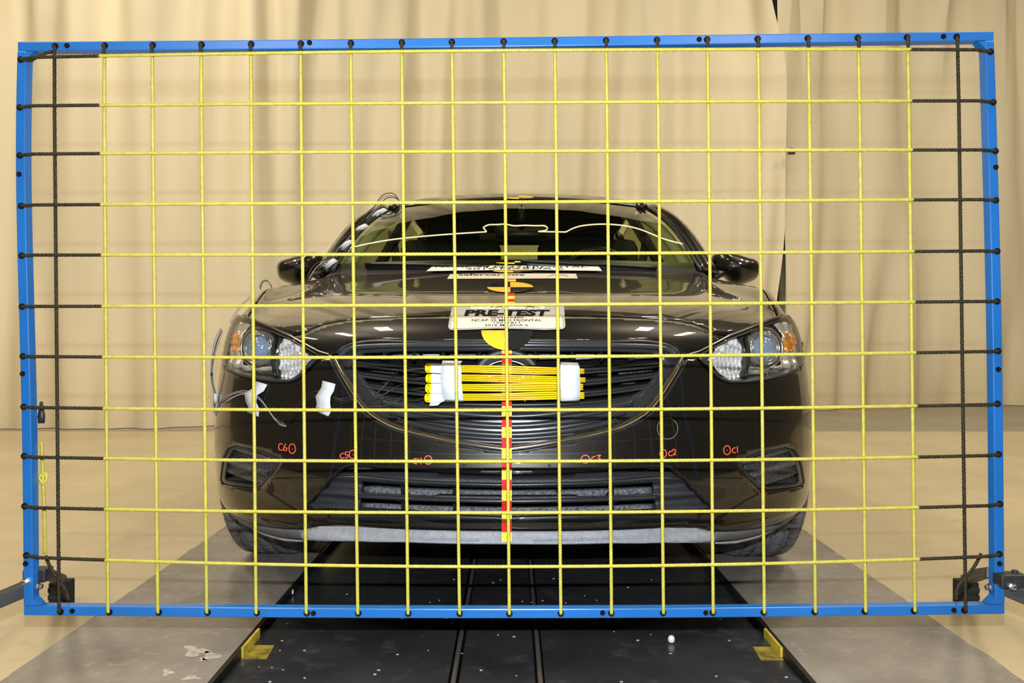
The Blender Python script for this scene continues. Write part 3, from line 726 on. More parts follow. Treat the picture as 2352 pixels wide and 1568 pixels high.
# badge
bc = on(S1d(.036), [(1164, 880)], D1)[0]
bd = MB()
def ring(mb, c, rx, rz, w, t, n=48):
    path = [(c[0] + rx * math.cos(k * 2 * math.pi / n), c[1], c[2] + rz * math.sin(k * 2 * math.pi / n)) for k in range(n)]
    v, f = sweep(path, oval(w, t, 8), up=(0, 1, 0), closed=True); mb.add(v, f)
ring(bd, bc + np.array([0, .0, 0]), .068, .055, .009, .012); bdg = bd.build('badge', mat('badge_chrome', (.26, .255, .25), rough=.3, metal=1.0), ug, True)
q = MB(); q.lathe([(.086, -.008), (.085, .004), (.078, .008), (.070, .004), (.0005, -.004)], bc + np.array([0, .012, 0]), axis=(0, -1, 0.12), n=48, sx=1.05); q.build('badge_disc', mat('badge_black', (.012, .012, .014), rough=.42, spec=.3), bdg, True)
q = MB()                                             # wing mark inside the ring
wp = [(-.058, .026), (-.040, .016), (-.020, .002), (0, -.014), (.020, .002), (.040, .016), (.058, .026)]
q.sweep([(bc[0] + x, bc[1] - .006, bc[2] + z) for x, z in smooth_path(np.array(wp), 40)], oval(.010, .010, 8), up=(0, 1, 0)); q.build('badge_wing', CHROME, bdg, True)

# ---- headlamps
for s in (1, -1):
    hl = empty('headlamp'); hl.parent = car
    S1m = lambda a, z: S1(a, z) + np.array([0, 0, 0])
    rv, rf = tri(hl_uv, [], .010); p = mir(S1(rv[:, 0], rv[:, 1], -.002), s); mesh('lens_cover', p, face_front(p, rf), LENS, hl)
    wall('lamp_housing', hl_uv, .0, .085, mat('housing_grey', (.10, .10, .10), rough=.25, metal=.5), hl, s, shrink=.95)
    cc = hl_uv.mean(0); hb = cc + (hl_uv - cc) * .96; rv, rf = tri(hb, [], .015); p = mir(S1(rv[:, 0], rv[:, 1], .085), s); mesh('lamp_back', p, face_front(p, rf), mat('housing_dark', (.25, .24, .22), rough=.25, metal=.8), hl, True, .003)
    # gasket and top trim
    def edge(name, spec, d, w, h, m, n=60):
        Sd = S1d(d); qq = uv(Sd, spec, D1R); L = dense(qq, .012); pp = mir(Sd(L[:, 0], L[:, 1]), s); v, f = sweep(pp, oval(w, h, 8), up=(0, 1, 0)); return mesh(name, v, f, m, hl, True)
    edge('gasket', [(1604, 819), (1625, 840), (1641, 857), (1657, 869.5), (1675, 876), (1710, 876), (1758, 870), (1802, 860), (1834, 846)], -.001, .007, .008, SATIN)
    edge('top_trim', [(1575, 819), (1604, 811), (1639, 793), (1675, 773.5), (1721, 755.5), (1767, 737.5), (1790, 730)], .004, .014, .010, DCHROME)
    edge('top_gasket', [(1604, 817), (1639, 798), (1675, 779), (1721, 761), (1767, 743), (1795, 734)], .002, .005, .008, BLACK)
    # low-beam projector
    pc = inv(S1d(.050), [(1755, 799)], D1R); c0 = mir(S1(pc[:, 0], pc[:, 1], .050)[0], s); ax = Vector((s * .30, -1, .05))
    k = (OY + .45) / F
    lt = lambda nm, pr, m, cc=c0, sx=1.0, n=40: MB().lathe(pr, cc, axis=ax, n=n, sx=sx).build(nm, m, hl, True)
    pj = lt('projector_lens', [(27 * k, -.004), (25 * k, .006), (20 * k, .014), (13 * k, .019), (6 * k, .0215), (.0003, .022)], PROJ)
    r_ = lt('projector_ring', [(28 * k, -.012), (28 * k, .006), (30.5 * k, .008), (32.5 * k, .006), (33.5 * k, -.004), (36 * k, .004), (38 * k, .004), (39 * k, -.01)], CHROME)
    lt('projector_bowl', [(34 * k, -.025), (39 * k, -.012), (44 * k, -.002), (46 * k, .004), (47.5 * k, .002), (48 * k, -.02)], mat('bowl_chrome', (.75, .72, .66), rough=.2, metal=1.0))
    # high-beam reflector with vertical flutes
    FL = [(1637, 812), (1648, 792), (1668, 779), (1690, 776), (1702, 792), (1706, 815), (1704, 848), (1700, 866), (1676, 870), (1655, 860), (1640, 842), (1625, 826)]
    def S1h(a, z, dd=.045):
        pp = S1(a, z); aa = np.abs(np.asarray(a, float)); z = np.asarray(z, float)
        u_ = (aa - .72) / .10; w_ = (z - .665) / .05
        pp[..., 1] += .070 - .035 * np.minimum(u_ ** 2 * .6 + w_ ** 2, 1.2) + .006 * np.abs(np.sin(aa * 150)) + .004 * np.sin(z * 260 + aa * 40)
        return pp
    qf = uv(S1h, FL, D1R); rv, rf = tri(qf, [], .0035); p = mir(S1h(rv[:, 0], rv[:, 1]), s); mesh('fluted_reflector', p, face_front(p, rf), REFLECT, hl, False, .002)
    # amber corner lamp
    AM = [(1798, 768), (1815, 762), (1826, 770), (1828, 790), (1826, 808), (1804, 808), (1799, 795), (1796, 782)]
    def S1a(a, z):
        pp = S1(a, z); aa = np.abs(np.asarray(a, float)); z = np.asarray(z, float); pp[..., 1] += .040 + .004 * np.sin(z * 330) + .004 * np.sin(aa * 120); return pp
    qa = uv(S1a, AM, D1R); rv, rf = tri(qa, [], .004); p = mir(S1a(rv[:, 0], rv[:, 1]), s); mesh('amber_lamp', p, face_front(p, rf), AMBER, hl, False, .004)
    def S1o(a, z): pp = S1(a, z); aa = np.abs(np.asarray(a, float)); z = np.asarray(z, float); pp[..., 1] += .050 + .008 * np.sin(aa * 60) + .006 * np.sin(z * 160); return pp
    OUT = [(1775, 742), (1800, 734), (1825, 742), (1838, 765), (1841, 800), (1838, 830), (1800, 850), (1760, 858), (1715, 862), (1715, 840), (1760, 848), (1795, 835), (1796, 812), (1795, 765)]
    qa = uv(S1o, OUT, D1R); rv, rf = tri(qa, [], .007); p = mir(S1o(rv[:, 0], rv[:, 1]), s); mesh('outer_reflector', p, face_front(p, rf), mat('smoked_chrome', (.72, .68, .58), rough=.24, metal=.5), hl, True, .002)
    q = MB(); DIV = inv(S1d(.03), [(1712, 776), (1718, 800), (1717, 835), (1710, 868)], D1R); pp = mir(S1(DIV[:, 0], DIV[:, 1], .035), s)
    q.sweep(dense(pp, .01), oval(.012, .03, 8), up=(0, 1, 0)); q.build('lamp_divider', BLACK, hl, True)

# ---- windscreen, pillars, roof, cabin
ws = grid_mesh('windshield', lambda u_, t: S3(np.array(u_ * 2 - 1.), np.array(t * 1.0)), 40, 24, GLASS, car)
roof = grid_mesh('roof', lambda u_, t: S4(np.array(u_ * 2 - 1.), np.array(t * 1.0)), 48, 40, PAINT, car, solid=.004)
sl = [(.752, 1.0), (.628, 0.0)]
def pillar_path(n=24, off=0.0):
    t = np.linspace(-.04, .985, n); return S3(np.ones(n), t)
for s in (1, -1):
    base = pillar_path(); out = np.array([(.022 + .004 * math.sin(i / 23 * math.pi), .012, .004) for i in range(24)])
    v, f = sweep(mir(base + out, s), [(-.034, -.012), (-.030, .016), (0, .024), (.026, .014), (.034, -.012), (0, -.022)], up=(0, -.45, 1)); mesh('front_pillar', v, f, PAINT, car)
    v, f = sweep(mir(base + np.array([-.014, -.006, .008]), s), oval(.014, .008, 8), up=(0, -.45, 1)); mesh('pillar_trim', v, f, BLACK, car)
    v, f = sweep(mir(base + np.array([-.03, .05, -.03]), s), oval(.05, .05, 10), up=(0, -.45, 1)); mesh('pillar_lining', v, f, TRIM, car)
q = MB(); t = np.linspace(-.95, .95, 41); pth = S3(t, np.full(41, 1.0)) + np.array([0, -.004, .001]); q.sweep(pth, oval(.010, .007, 8)); q.build('header_trim', BLACK, car, True)
# cowl, wiper arms
q = MB(); t = np.linspace(-1, 1, 41); p0 = S3(t, np.full(41, .05)); p1 = S3(t, np.full(41, 0.0)) + np.array([0, -.005, -.012]); p2 = p1 + np.array([0, -.11, -.030])
q.add(np.vstack([p0, p1, p2]), [(i, i + 1, 41 + i + 1, 41 + i) for i in range(40)] + [(41 + i, 42 + i, 83 + i, 82 + i) for i in range(40)]); q.build('cowl', BLACK, car, True)
for (x0, x1, t0, t1, dz) in ((-.10, -.60, -.03, .02, .006), (.55, .02, -.03, .02, .008)):
    w = MB(); n = 16; xs = np.linspace(x0, x1, n); tt = np.linspace(t0, t1, n); ww = .745 - .12 * tt
    pp = S3(xs / ww, tt) + np.array([0, -.01, dz]); w.sweep(pp, oval(.014, .012, 6)); pp2 = pp + np.array([0, .004, -.012]); w.sweep(pp2, oval(.005, .016, 6))
    w.build('wiper', BLACK, car, True)
# body sides with wheel openings
AX1, AX2, RW = .91, 3.74, .335
def side_x(y, z):
    y = np.asarray(y, float); z = np.asarray(z, float)
    plan = .908 - .03 * ss(1.15, .62, y) - .10 * ss(4.2, 4.86, y) ** 1.5
    return plan - .045 * ss(.42, .16, z) - .10 * ss(.70, 1.02, z) ** 1.6 + .012 * np.exp(-((z - .72) / .06) ** 2)
def arch(cx, r): t = np.linspace(math.pi, 0, 25); return [(cx + r * math.cos(a), .33 + r * math.sin(a)) for a in t]
outl = [(.53, .24), *[(AX1 + .375 * math.cos(a), .33 + .375 * math.sin(a)) for a in np.linspace(math.pi * .98, .05, 25)], (1.29, .20), (3.36, .20),
        *[(AX2 + .375 * math.cos(a), .33 + .375 * math.sin(a)) for a in np.linspace(math.pi * .98, .05, 25)], (4.20, .26), (4.80, .30), (4.86, .60), (4.82, .95), (4.3, 1.0), (3.2, 1.0), (1.62, .99), (1.55, .90), (1.06, .80), (.80, .76), (.62, .72)]
for s in (1, -1):
    rv, rf = tri(np.array(outl), [], .04, (1, 1)); p = np.stack([s * side_x(rv[:, 0], rv[:, 1]), rv[:, 0], rv[:, 1]], 1); mesh('body_side', p, face_front(p, rf), PAINT, car, True, .004)
    for yc in (AX1, AX2):
        q = MB(); tt = np.linspace(-.1, math.pi + .1, 24)
        q.add([(s * xx, yc + .37 * math.cos(a), .33 + .37 * math.sin(a)) for xx in (.85, .60) for a in tt], [(i, i + 1, 25 + i, 24 + i) for i in range(23)]); q.build('wheel_well', VOID, car, True)
    # side windows, pillars
    def gx(y, z, s=s): return s * (.845 - (.845 - .60) * (z - .98) / .40)
    for nm, quad in (('side_window', [(1.62, .99), (2.55, .99), (2.52, 1.36), (2.18, 1.35)]), ('side_window', [(2.65, .99), (3.45, .99), (3.30, 1.33), (2.62, 1.36)])):
        v = [(gx(y, z), y, z) for y, z in quad]; mesh(nm, v, [(0, 1, 2, 3)], GLASS, car, False)
    for (yb, yt, w) in ((2.60, 2.57, .10), (3.62, 3.42, .30)):
        q = MB(); a = np.array([gx(0, .98), yb, .98]); b = np.array([gx(0, 1.395), yt, 1.395]); q.sweep([a, b], [(-.02, -w / 2), (.02, -w / 2), (.02, w / 2), (-.02, w / 2)], up=(0, 1, 0)); q.build('pillar', PAINT if w > .2 else BLACK, car)
    q = MB(); q.sweep([(gx(0, 1.40) * 1.0, y, z) for y, z in ((1.98, 1.335), (2.2, 1.375), (2.5, 1.40), (3.0, 1.395), (3.45, 1.345))], oval(.05, .04, 8)); q.build('roof_rail', PAINT, car, True)
grid_mesh('rear_window', lambda u_, t: ((u_ * 2 - 1) * (.58 + .12 * t), 3.42 + .72 * t, 1.40 - .36 * t - .05 * (u_ * 2 - 1) ** 2), 16, 8, GLASS, car)
grid_mesh('trunk_lid', lambda u_, t: ((u_ * 2 - 1) * .80, 4.10 + .68 * t, 1.05 - .02 * t - .04 * (u_ * 2 - 1) ** 4), 20, 10, PAINT, car, solid=.004)
grid_mesh('rear_bumper', lambda u_, t: ((u_ * 2 - 1) * (.90 - .05 * abs(2 * t - 1)), 4.86 - .18 * (u_ * 2 - 1) ** 4 - .06 * t, .28 + .76 * t), 24, 12, PAINT, car, solid=.004)
q = MB(); q.box((0, 2.6, .22), (1.5, 4.2, .04)); q.build('underbody', VOID, car)
# cabin
ca = empty('cabin'); ca.parent = car
grid_mesh('dashboard', lambda u_, t: ((u_ * 2 - 1) * .72, 1.24 + .62 * t + .2 * (u_ * 2 - 1) ** 2 * (1 - t), .935 + .03 * math.sin(t * 3.0) + (.035 * math.exp(-((u_ - .76) / .09) ** 2) * math.exp(-((t - .8) / .25) ** 2))), 40, 16, CLOTH, ca, solid=.04)
def rbox(name, c, d, m, rx=0.0, bev=.05, parent=ca):
    q = MB(); q.box((0, 0, 0), d); o = q.build(name, m, parent, True, bevel=bev); o.location = c; o.rotation_euler = (rx, 0, 0); return o
for s in (1, -1):
    rbox('seat_back', (s * .37, 2.50, .88), (.54, .16, .74), CLOTH, -.25); rbox('head_restraint', (s * .37, 2.64, 1.27), (.30, .11, .20), CLOTH, -.2); rbox('seat_cushion', (s * .37, 2.20, .52), (.50, .52, .16), CLOTH)
    for xo in (.30, .44): q = MB(); q.sweep([(s * xo, 2.60, 1.10), (s * xo, 2.62, 1.25)], oval(.012, .012, 8)); q.build('restraint_post', BLACK, ca, True)
    q = MB(); q.sweep([(s * .70, 2.60, 1.30), (s * .63, 2.55, .90), (s * .55, 2.45, .6)], oval(.045, .006, 8), up=(0, 1, 0)); q.build('seat_belt', mat('belt_grey', (.10, .11, .12), rough=.6), ca, True)
rbox('rear_header', (0, 3.47, 1.352), (1.16, .05, .085), CLOTH, 0, .01)
rbox('rear_seat', (0, 3.42, .76), (1.30, .16, .52), CLOTH, -.35); rbox('parcel_shelf', (0, 3.85, .98), (1.30, .55, .03), CLOTH, 0, .01)
for s in (1, -1): rbox('rear_head_restraint', (s * .40, 3.55, 1.09), (.24, .09, .13), CLOTH, -.2, .04)
grid_mesh('headliner', lambda u_, t: S4(np.array((u_ * 2 - 1) * .96), np.array(t * .98 + .01)) - np.array([0, 0, .03]), 20, 12, mat('headliner_cloth', (.05, .05, .042), rough=.9), ca)
rbox('rear_view_mirror', (0.02, 1.83, 1.205), (.24, .035, .065), BLACK, 0, .015); q = MB(); q.sweep([(.02, 1.80, 1.32), (.02, 1.82, 1.21)], oval(.03, .02, 8)); q.build('mirror_stalk', BLACK, ca, True)
q = MB(); ctr = np.array([.37, 1.93, .94]); tt = np.linspace(0, 2 * math.pi, 40)[:-1]
v, f = sweep([ctr + np.array([.185 * math.cos(a), .185 * math.sin(a) * -.35, .185 * math.sin(a)]) for a in tt], oval(.03, .03, 8), closed=True); q.add(v, f); q.build('steering_wheel', BLACK, ca, True)
q = MB(); q.tube([(-.05, 2.9, .6), (-.05, 2.9, 1.12)], .035, 10); q.tube([(.16, 2.9, .6), (.16, 2.9, 1.16)], .035, 10); q.tube([(-.3, 2.95, 1.05), (.3, 2.95, 1.05)], .012, 8); q.build('equipment_frame', mat('frame_alloy', (.06, .07, .08), rough=.35, metal=.4), ca, True)
rbox('equipment_box', (-.15, 3.0, .98), (.28, .2, .2), BLACK, 0, .02)
# door mirrors
MO = [(1641, 586), (1651, 577), (1672, 577.5), (1695, 582), (1722, 590), (1743, 599), (1748, 609), (1747, 622), (1742, 637), (1723, 648), (1697, 653), (1681, 645), (1668, 631), (1652, 624), (1641, 622)]
for s in (1, -1):
    cen = np.array(MO).mean(0); rows = []
    for k, (sc_, dy) in enumerate(((.05, -.068), (.35, -.063), (.62, -.05), (.82, -.028), (.94, -.005), (1.0, .03), (1.0, .075), (.96, .085))):
        pts = smooth_path(np.array(MO + [MO[0]]), 49)[:-1]; pts = cen + (pts - cen) * sc_
        rows.append(np.array([PL(px, py, 3.58) + np.array([0, dy, 0]) for px, py in pts]))
    n = 48; f = [(i * n + k, i * n + (k + 1) % n, (i + 1) * n + (k + 1) % n, (i + 1) * n + k) for i in range(7) for k in range(n)] + [tuple(range(7 * n, 8 * n))]
    mo = empty('door_mirror'); mo.parent = car
    mesh('mirror_shell', mir(np.vstack(rows), s), f, PAINT, mo)
    v, f = sweep([mir(PL(1636, 636, 3.52), s), mir(PL(1652, 628, 3.55), s), mir(PL(1672, 626, 3.60), s)], oval(.06, .035, 10)); mesh('mirror_arm', v, f, BLACK, mo)
# ---- wheels
def wheel(xc, yc, s):
    w = empty('wheel'); w.parent = car; w.location = (xc, yc, RW + .001)
    prof = []                                        # (half-section) across the tread: x, r
    hw = .112; R = RW
    xs = [-.112, -.113, -.110, -.100, -.090]
    for x, r in ((-.095, .215), (-.112, .245), (-.116, .275), (-.112, .305), (-.100, .322), (-.086, .3305), (-.062, .3345)): prof.append((x, r, 1))
    for g in (-.058, -.020, .020, .058):
        prof += [(g - .005, .3350, 0), (g - .0045, .3270, 0), (g + .0045, .3270, 0), (g + .005, .3350, 0)]
    for x, r in ((-.062, .3345), (-.086, .3305), (-.100, .322), (-.112, .305), (-.116, .275), (-.112, .245), (-.095, .215))[0:]: prof.append((-x, r, 1))
    n = 300; v = []; f = []; m = len(prof)
    for k in range(n):
        a = 2 * math.pi * k / n
        for i, (x, r, sh) in enumerate(prof):
            rr = r
            if sh and r > .30 and (k + (3 if x > 0 else 0)) % 6 == 0: rr -= .006
            if not sh and r > .33 and (k + i) % 10 == 0: rr -= .004
            v.append((x * (1 if s > 0 else -1), rr * math.cos(a), rr * math.sin(a)))
    for k in range(n):
        for i in range(m - 1): f.append((k * m + i, ((k + 1) % n) * m + i, ((k + 1) % n) * m + i + 1, k * m + i + 1))
    mesh('tyre', v, f, RUBBER, w, True)
    q = MB(); q.lathe([(.215, -.09), (.20, -.07), (.195, .06), (.212, .095), (.215, .10)], axis=(s, 0, 0), n=48)
    for k in range(10):
        a = 2 * math.pi * k / 10; d = Vector((0, math.cos(a), math.sin(a))); q.sweep([d * .03 + Vector((s * .075, 0, 0)), d * .12 + Vector((s * .085, 0, 0)), d * .205 + Vector((s * .08, 0, 0))], oval(.03, .025, 8), up=(s, 0, 0))
    q.lathe([(.0005, .09), (.05, .088), (.06, .06)], axis=(s, 0, 0), n=24)
    q.build('rim', mat('alloy', (.35, .35, .36), rough=.3, metal=1.0), w, True)
for s in (1, -1):
    wheel(s * .7925, AX1, s); wheel(s * .7925, AX2, s)

# ------------------------------------------------------------------ the rope grid in its blue frame
FD = 1.648                                           # distance of the frame's plane from the lens
gf = empty('grid_frame', (0, FD, 0)); tag(gf, 'blue steel frame strung with a net of yellow ropes in front of the car', 'frame')
def G(px, py, d=0.0): w = P(px, py, FD); return Vector((w.x, d, w.z))      # on the frame's plane, d behind it
RK = FD / F
TW, TD = 22 * RK, 0.024
edges = {
    'top_rail': [(40, 95), (620, 91), (1160, 85), (1740, 78), (2283, 71)], 'bottom_rail': [(54, 1413), (600, 1418), (1160, 1420), (1750, 1417), (2308, 1410)],
    'side_rail': [(40, 95), (36, 300), (40, 600), (48, 900), (52, 1150), (54, 1413)], 'side_rail_': [(2283, 71), (2290, 300), (2297, 550), (2302, 800), (2305, 1050), (2308, 1410)]}
ins = {'top_rail': (0, 11), 'bottom_rail': (0, -11), 'side_rail': (10.5, 0), 'side_rail_': (-10.5, 0)}
RAIL = {}
for nm, e in edges.items():
    p = smooth_path(np.array(e, float), 24) + np.array(ins[nm]); RAIL[nm] = p
    if 'side' in nm: p = p.copy(); p[0, 1] += 22; p[-1, 1] -= 22
    pth = [G(x, y, TD / 2) for x, y in p]
    v, f = sweep(pth, [(-TD / 2, -TW / 2), (TD / 2, -TW / 2), (TD / 2, TW / 2), (-TD / 2, TW / 2)], up=(0, 0, 1) if 'side' not in nm else (1, 0, 0))
    mesh(nm.rstrip('_'), v, f, BLUE, gf, False, bevel=.002)
for (cx, cy, sx, sy) in ((61, 118, 1, 1), (2263, 95, -1, 1), (75, 1390, 1, -1), (2286, 1387, -1, -1)):     # welded inner corners
    a, b, c = G(cx, cy), G(cx + 16 * sx, cy), G(cx, cy + 16 * sy)
    q = MB(); q.add([a, b, c, a + Vector((0, TD * .9, 0)), b + Vector((0, TD * .9, 0)), c + Vector((0, TD * .9, 0))], [(0, 1, 2), (5, 4, 3), (0, 3, 4, 1), (1, 4, 5, 2), (2, 5, 3, 0)]); q.build('corner_weld', BLUE, gf)
# holes
hm = MB(); hm.lathe([(.0001, .0006), (.0050, .0006), (.0054, .0018), (.0064, .0018), (.0068, -.001)], axis=(0, -1, 0), n=16)
hole0 = hm.build('rope_hole', HOLE, gf, True); first = [True]
def hole(px, py, sc=1.0, m=None):
    o = hole0 if first[0] else hole0.copy()
    if not first[0]: C.objects.link(o); o.parent = gf
    first[0] = False; o.location = G(px, py); o.scale = (sc, 1, sc)
VT = [127, 241, 351, 463, 577, 691, 806, 923, 1038, 1157, 1274, 1392, 1509, 1624, 1740, 1855, 1970, 2083, 2197]
VBt = [139, 251, 365, 477, 590, 705, 823, 938, 1056, 1170, 1288, 1404, 1523, 1637, 1754, 1871, 1986, 2099, 2215]
VTy = lambda x: np.interp(x, [40, 2283], [107, 84]); VBy = lambda x: np.interp(x, [54, 600, 1160, 1750, 2308], [1404, 1407, 1409, 1406, 1400])
HY = [(137, 120.5, 119), (247, 239, 235), (357, 350, 347), (473, 466, 460), (587, 584, 577), (704, 700, 692), (818, 819, 806), (934, 940, 927), (1047, 1057, 1043), (1162, 1174, 1157), (1275, 1297, 1272)]
HXL = [48, 46, 46, 49, 50, 51, 53, 55, 56, 57, 61]; HXR = [2275, 2281, 2286, 2287, 2290, 2290, 2292, 2291, 2293, 2296, 2295]
R_ROPE = .0036
def hrope_y(k, x):
    y0, y1, y2 = HY[k]; xs = np.array([HXL[k], 1165., HXR[k]]); c = np.polyfit((xs - 1165) / 1000, [y0, y1, y2], 2); return np.polyval(c, (np.asarray(x, float) - 1165) / 1000)
for i, (xt, xb) in enumerate(zip(VT, VBt)):
    yt, yb = float(VTy(xt)), float(VBy(xb)); xx = lambda y, xt=xt, xb=xb, yt=yt, yb=yb: xt + (xb - xt) * (y - yt) / (yb - yt)
    black = i in (0, 18); ycut = float(hrope_y(0, xt))
    def path(y0, y1, dfar=True):
        return [G(xx(y), y, -.005 if k_ else -.003) for k_, y in enumerate(np.linspace(y0, y1, 9))]
    if black: rope_obj('rope', path(yt, yb), R_ROPE, ROPEK, gf)
    else:
        r = rope_obj('rope', path(ycut, yb), R_ROPE, ROPEY, gf)
        rope_obj('blackened_end', path(yt, ycut), R_ROPE * 1.02, ROPEK, r)
    hole(xt, yt); hole(xb, yb)
for k in range(11):
    xl, xr = HXL[k], HXR[k]; cl = np.interp(float(hrope_y(k, 235)), [100, 1300], [236, 250]) - 2; cr = np.interp(float(hrope_y(k, 2090)), [100, 1300], [2085, 2106])
    def path(x0, x1, n): return [G(x, float(hrope_y(k, x)), -.012) for x in np.linspace(x0, x1, n)]
    r = rope_obj('rope', path(cl, cr, 30), R_ROPE, ROPEY, gf)
    a = path(xl, cl, 6); a[0].y = -.002; rope_obj('blackened_end', a, R_ROPE * 1.02, ROPEK, r)
    b = path(cr, xr, 6); b[-1].y = -.002; rope_obj('blackened_end', b, R_ROPE * 1.02, ROPEK, r)
    hole(xl, float(hrope_y(k, xl))); hole(xr, float(hrope_y(k, xr)))
for (x, y) in ((154, 105), (711, 98), (1606, 90.5), (2167, 84), (44, 400), (52, 858), (59, 1294), (166, 1403), (720, 1408), (1384, 1407), (1621, 1407), (2191, 1401), (2287, 384), (2293, 848), (2296, 1294)): hole(x, y, .8)
# slack corner cords
for pts in ([(52, 137, -.004), (75, 140, -.006), (90, 134, -.008), (123, 120, -.006)], [(85, 1285, .03), (105, 1325, .028), (138, 1373, .026), (145, 1385, .02)], [(2273, 1280, .03), (2245, 1325, .028), (2212, 1375, .026), (2209, 1385, .02)]):
    rope_obj('corner_cord', [G(*p) for p in smooth_path(np.array(pts, float), 12)], R_ROPE, ROPEK, gf)
rope_obj('slack_rope', [G(*p) for p in smooth_path(np.array([(76, 1020, .03), (79, 1100, .03), (82, 1180, .03), (84, 1280, .03)], float), 12)], R_ROPE, ROPEY, gf)
kn = MB(); w = G(80, 1107, .03)
for j in range(2):
    tt = np.linspace(0, 2 * math.pi, 15)[:-1]; v, f = sweep([w + Vector((.006 * math.cos(a), .004 * math.sin(a + j), .008 * math.sin(a) + .004 * j)) for a in tt], oval(.006, .006, 6), closed=True); kn.add(v, f)
kn.build('rope_knot', ROPEY, gf, True)
q = MB(); w = G(72, 960, .035); q.sweep([w + Vector((0, 0, .03)), w, w + Vector((0, 0, -.014))], [oval(.006, .006, 8), oval(.016, .012, 8), oval(.014, .01, 8)]); q.build('strap_end', STEELK, gf, True)
# clamps, bolts and legs at the lower corners
for s, bx, by in ((-1, 57, 1335), (1, 2311, 1333)):
    lg_ = empty('frame_leg'); lg_.parent = gf
    w = G(bx, by)
    q = MB(); q.box(w + Vector((.004 if s > 0 else .006, TD + .012 if s < 0 else -.006, .004)), (.052 if s > 0 else .046, .034, .026)); q.build('clamp', STEELK, lg_, bevel=.003)
    out_ = w + Vector((-s * .002, .03, -.016)); q = MB(); q.sweep([out_, Vector((w.x + s * .10, -.03, w.z - .055)), Vector((w.x + s * .42, -.16, .018))], [(-.014, -.014), (.014, -.014), (.014, .014), (-.014, .014)]); q.build('outer_leg', STEELK, lg_, bevel=.002)
    q = MB(); q.box((w.x + s * .43, -.17, .009), (.07, .07, .018)); q.build('leg_foot', STEELK, lg_, bevel=.003)
    xa = (105 if s < 0 else 2255); p0 = w + Vector((-s * .01, .03, .006)); 
    f1 = P(xa, 1317, 1.95); f2 = P(142 if s < 0 else 2218, 1331, 2.27)
    q = MB(); q.sweep([p0, Vector((f1.x, f1.y - FD, f1.z)), Vector((f2.x, f2.y - FD, f2.z))], [(-.012, -.011), (.012, -.011), (.012, .011), (-.012, .011)], up=(0, 0, 1)); q.build('inner_leg', STEELK, lg_, bevel=.002)
    q = MB(); q.box((f2.x, f2.y - FD, f2.z / 2), (.048, .05, f2.z - .002)); q.build('leg_foot', mat('rubber_block', (.015, .015, .015), rough=.75, bump=.4, bscale=90), lg_, bevel=.004)
    for kx in range(3): q = MB(); q.box((f2.x, f2.y - FD - .027, .012 + kx * .020), (.046, .006, .014)); q.build('foot_tread', MATS['rubber_block'], lg_, bevel=.002)
    for (px, py, ax) in ((59 if s < 0 else 2309, 1335 if s < 0 else 1338, (0, -1, 0)), (80 if s < 0 else 2281, 1350 if s < 0 else 1352, (-s, 0, 0))):
        q = MB(); q.lathe([(.0085, -.001), (.0085, .002), (.006, .002), (.006, .008), (.0045, .0095), (.0003, .010)], G(px, py, -.001 if ax[1] else .01) + (Vector((0, -.022 if s > 0 else 0, 0)) if ax[1] else Vector((0, 0, 0))), axis=ax, n=6); q.build('bolt', ZINC, lg_)
    if s > 0:
        q = MB(); q.lathe([(.0085, 0), (.0085, .003), (.006, .003), (.006, .009), (.0003, .010)], G(2328, 1318, -.004), axis=(0, 0, 1), n=8); q.build('bolt', STEELK, lg_)

# ------------------------------------------------------------------ things fixed to the car
def text_on(body, box, S, dom, m, parent, lift=.003, slant=0.0, bold=0.0, name='lettering', bottom=None):
    cu = bpy.data.curves.new('t', 'FONT'); cu.body = body; cu.offset = bold; cu.resolution_u = 3
    to = bpy.data.objects.new('t', cu); C.objects.link(to); bpy.context.view_layer.update()
    me = to.to_mesh(); V = np.array([v.co[:2] for v in me.vertices]); Fx = [tuple(p.vertices) for p in me.polygons]; to.to_mesh_clear()
    bpy.data.objects.remove(to); bpy.data.curves.remove(cu)
    lo, hi = V.min(0), V.max(0); q = (V - lo) / (hi - lo)
    x0, y0, x1, y1 = box
    px = x0 + (x1 - x0) * q[:, 0] + slant * q[:, 1]; py = y1 + (y0 - y1) * q[:, 1]
    r = inv(S, np.stack([px, py], 1), dom); p = S(r[:, 0], r[:, 1]); p = p + orient(S, r, p) * lift
    return mesh(name, L2W(p), Fx, m, parent, False)
def ell(cx, cy, rx, ry, a0, a1, n=14): return [(cx, cy)] + [(cx + rx * math.cos(math.radians(a)), cy - ry * math.sin(math.radians(a))) for a in np.linspace(a0, a1, n)]
D2x = (-1.0, 1.0, 0, 1.30); D3 = (-1, 1, -.05, 1); D5 = (-.7, .7, -.3, 1.4); D4 = (-1, 1, 0, .6)
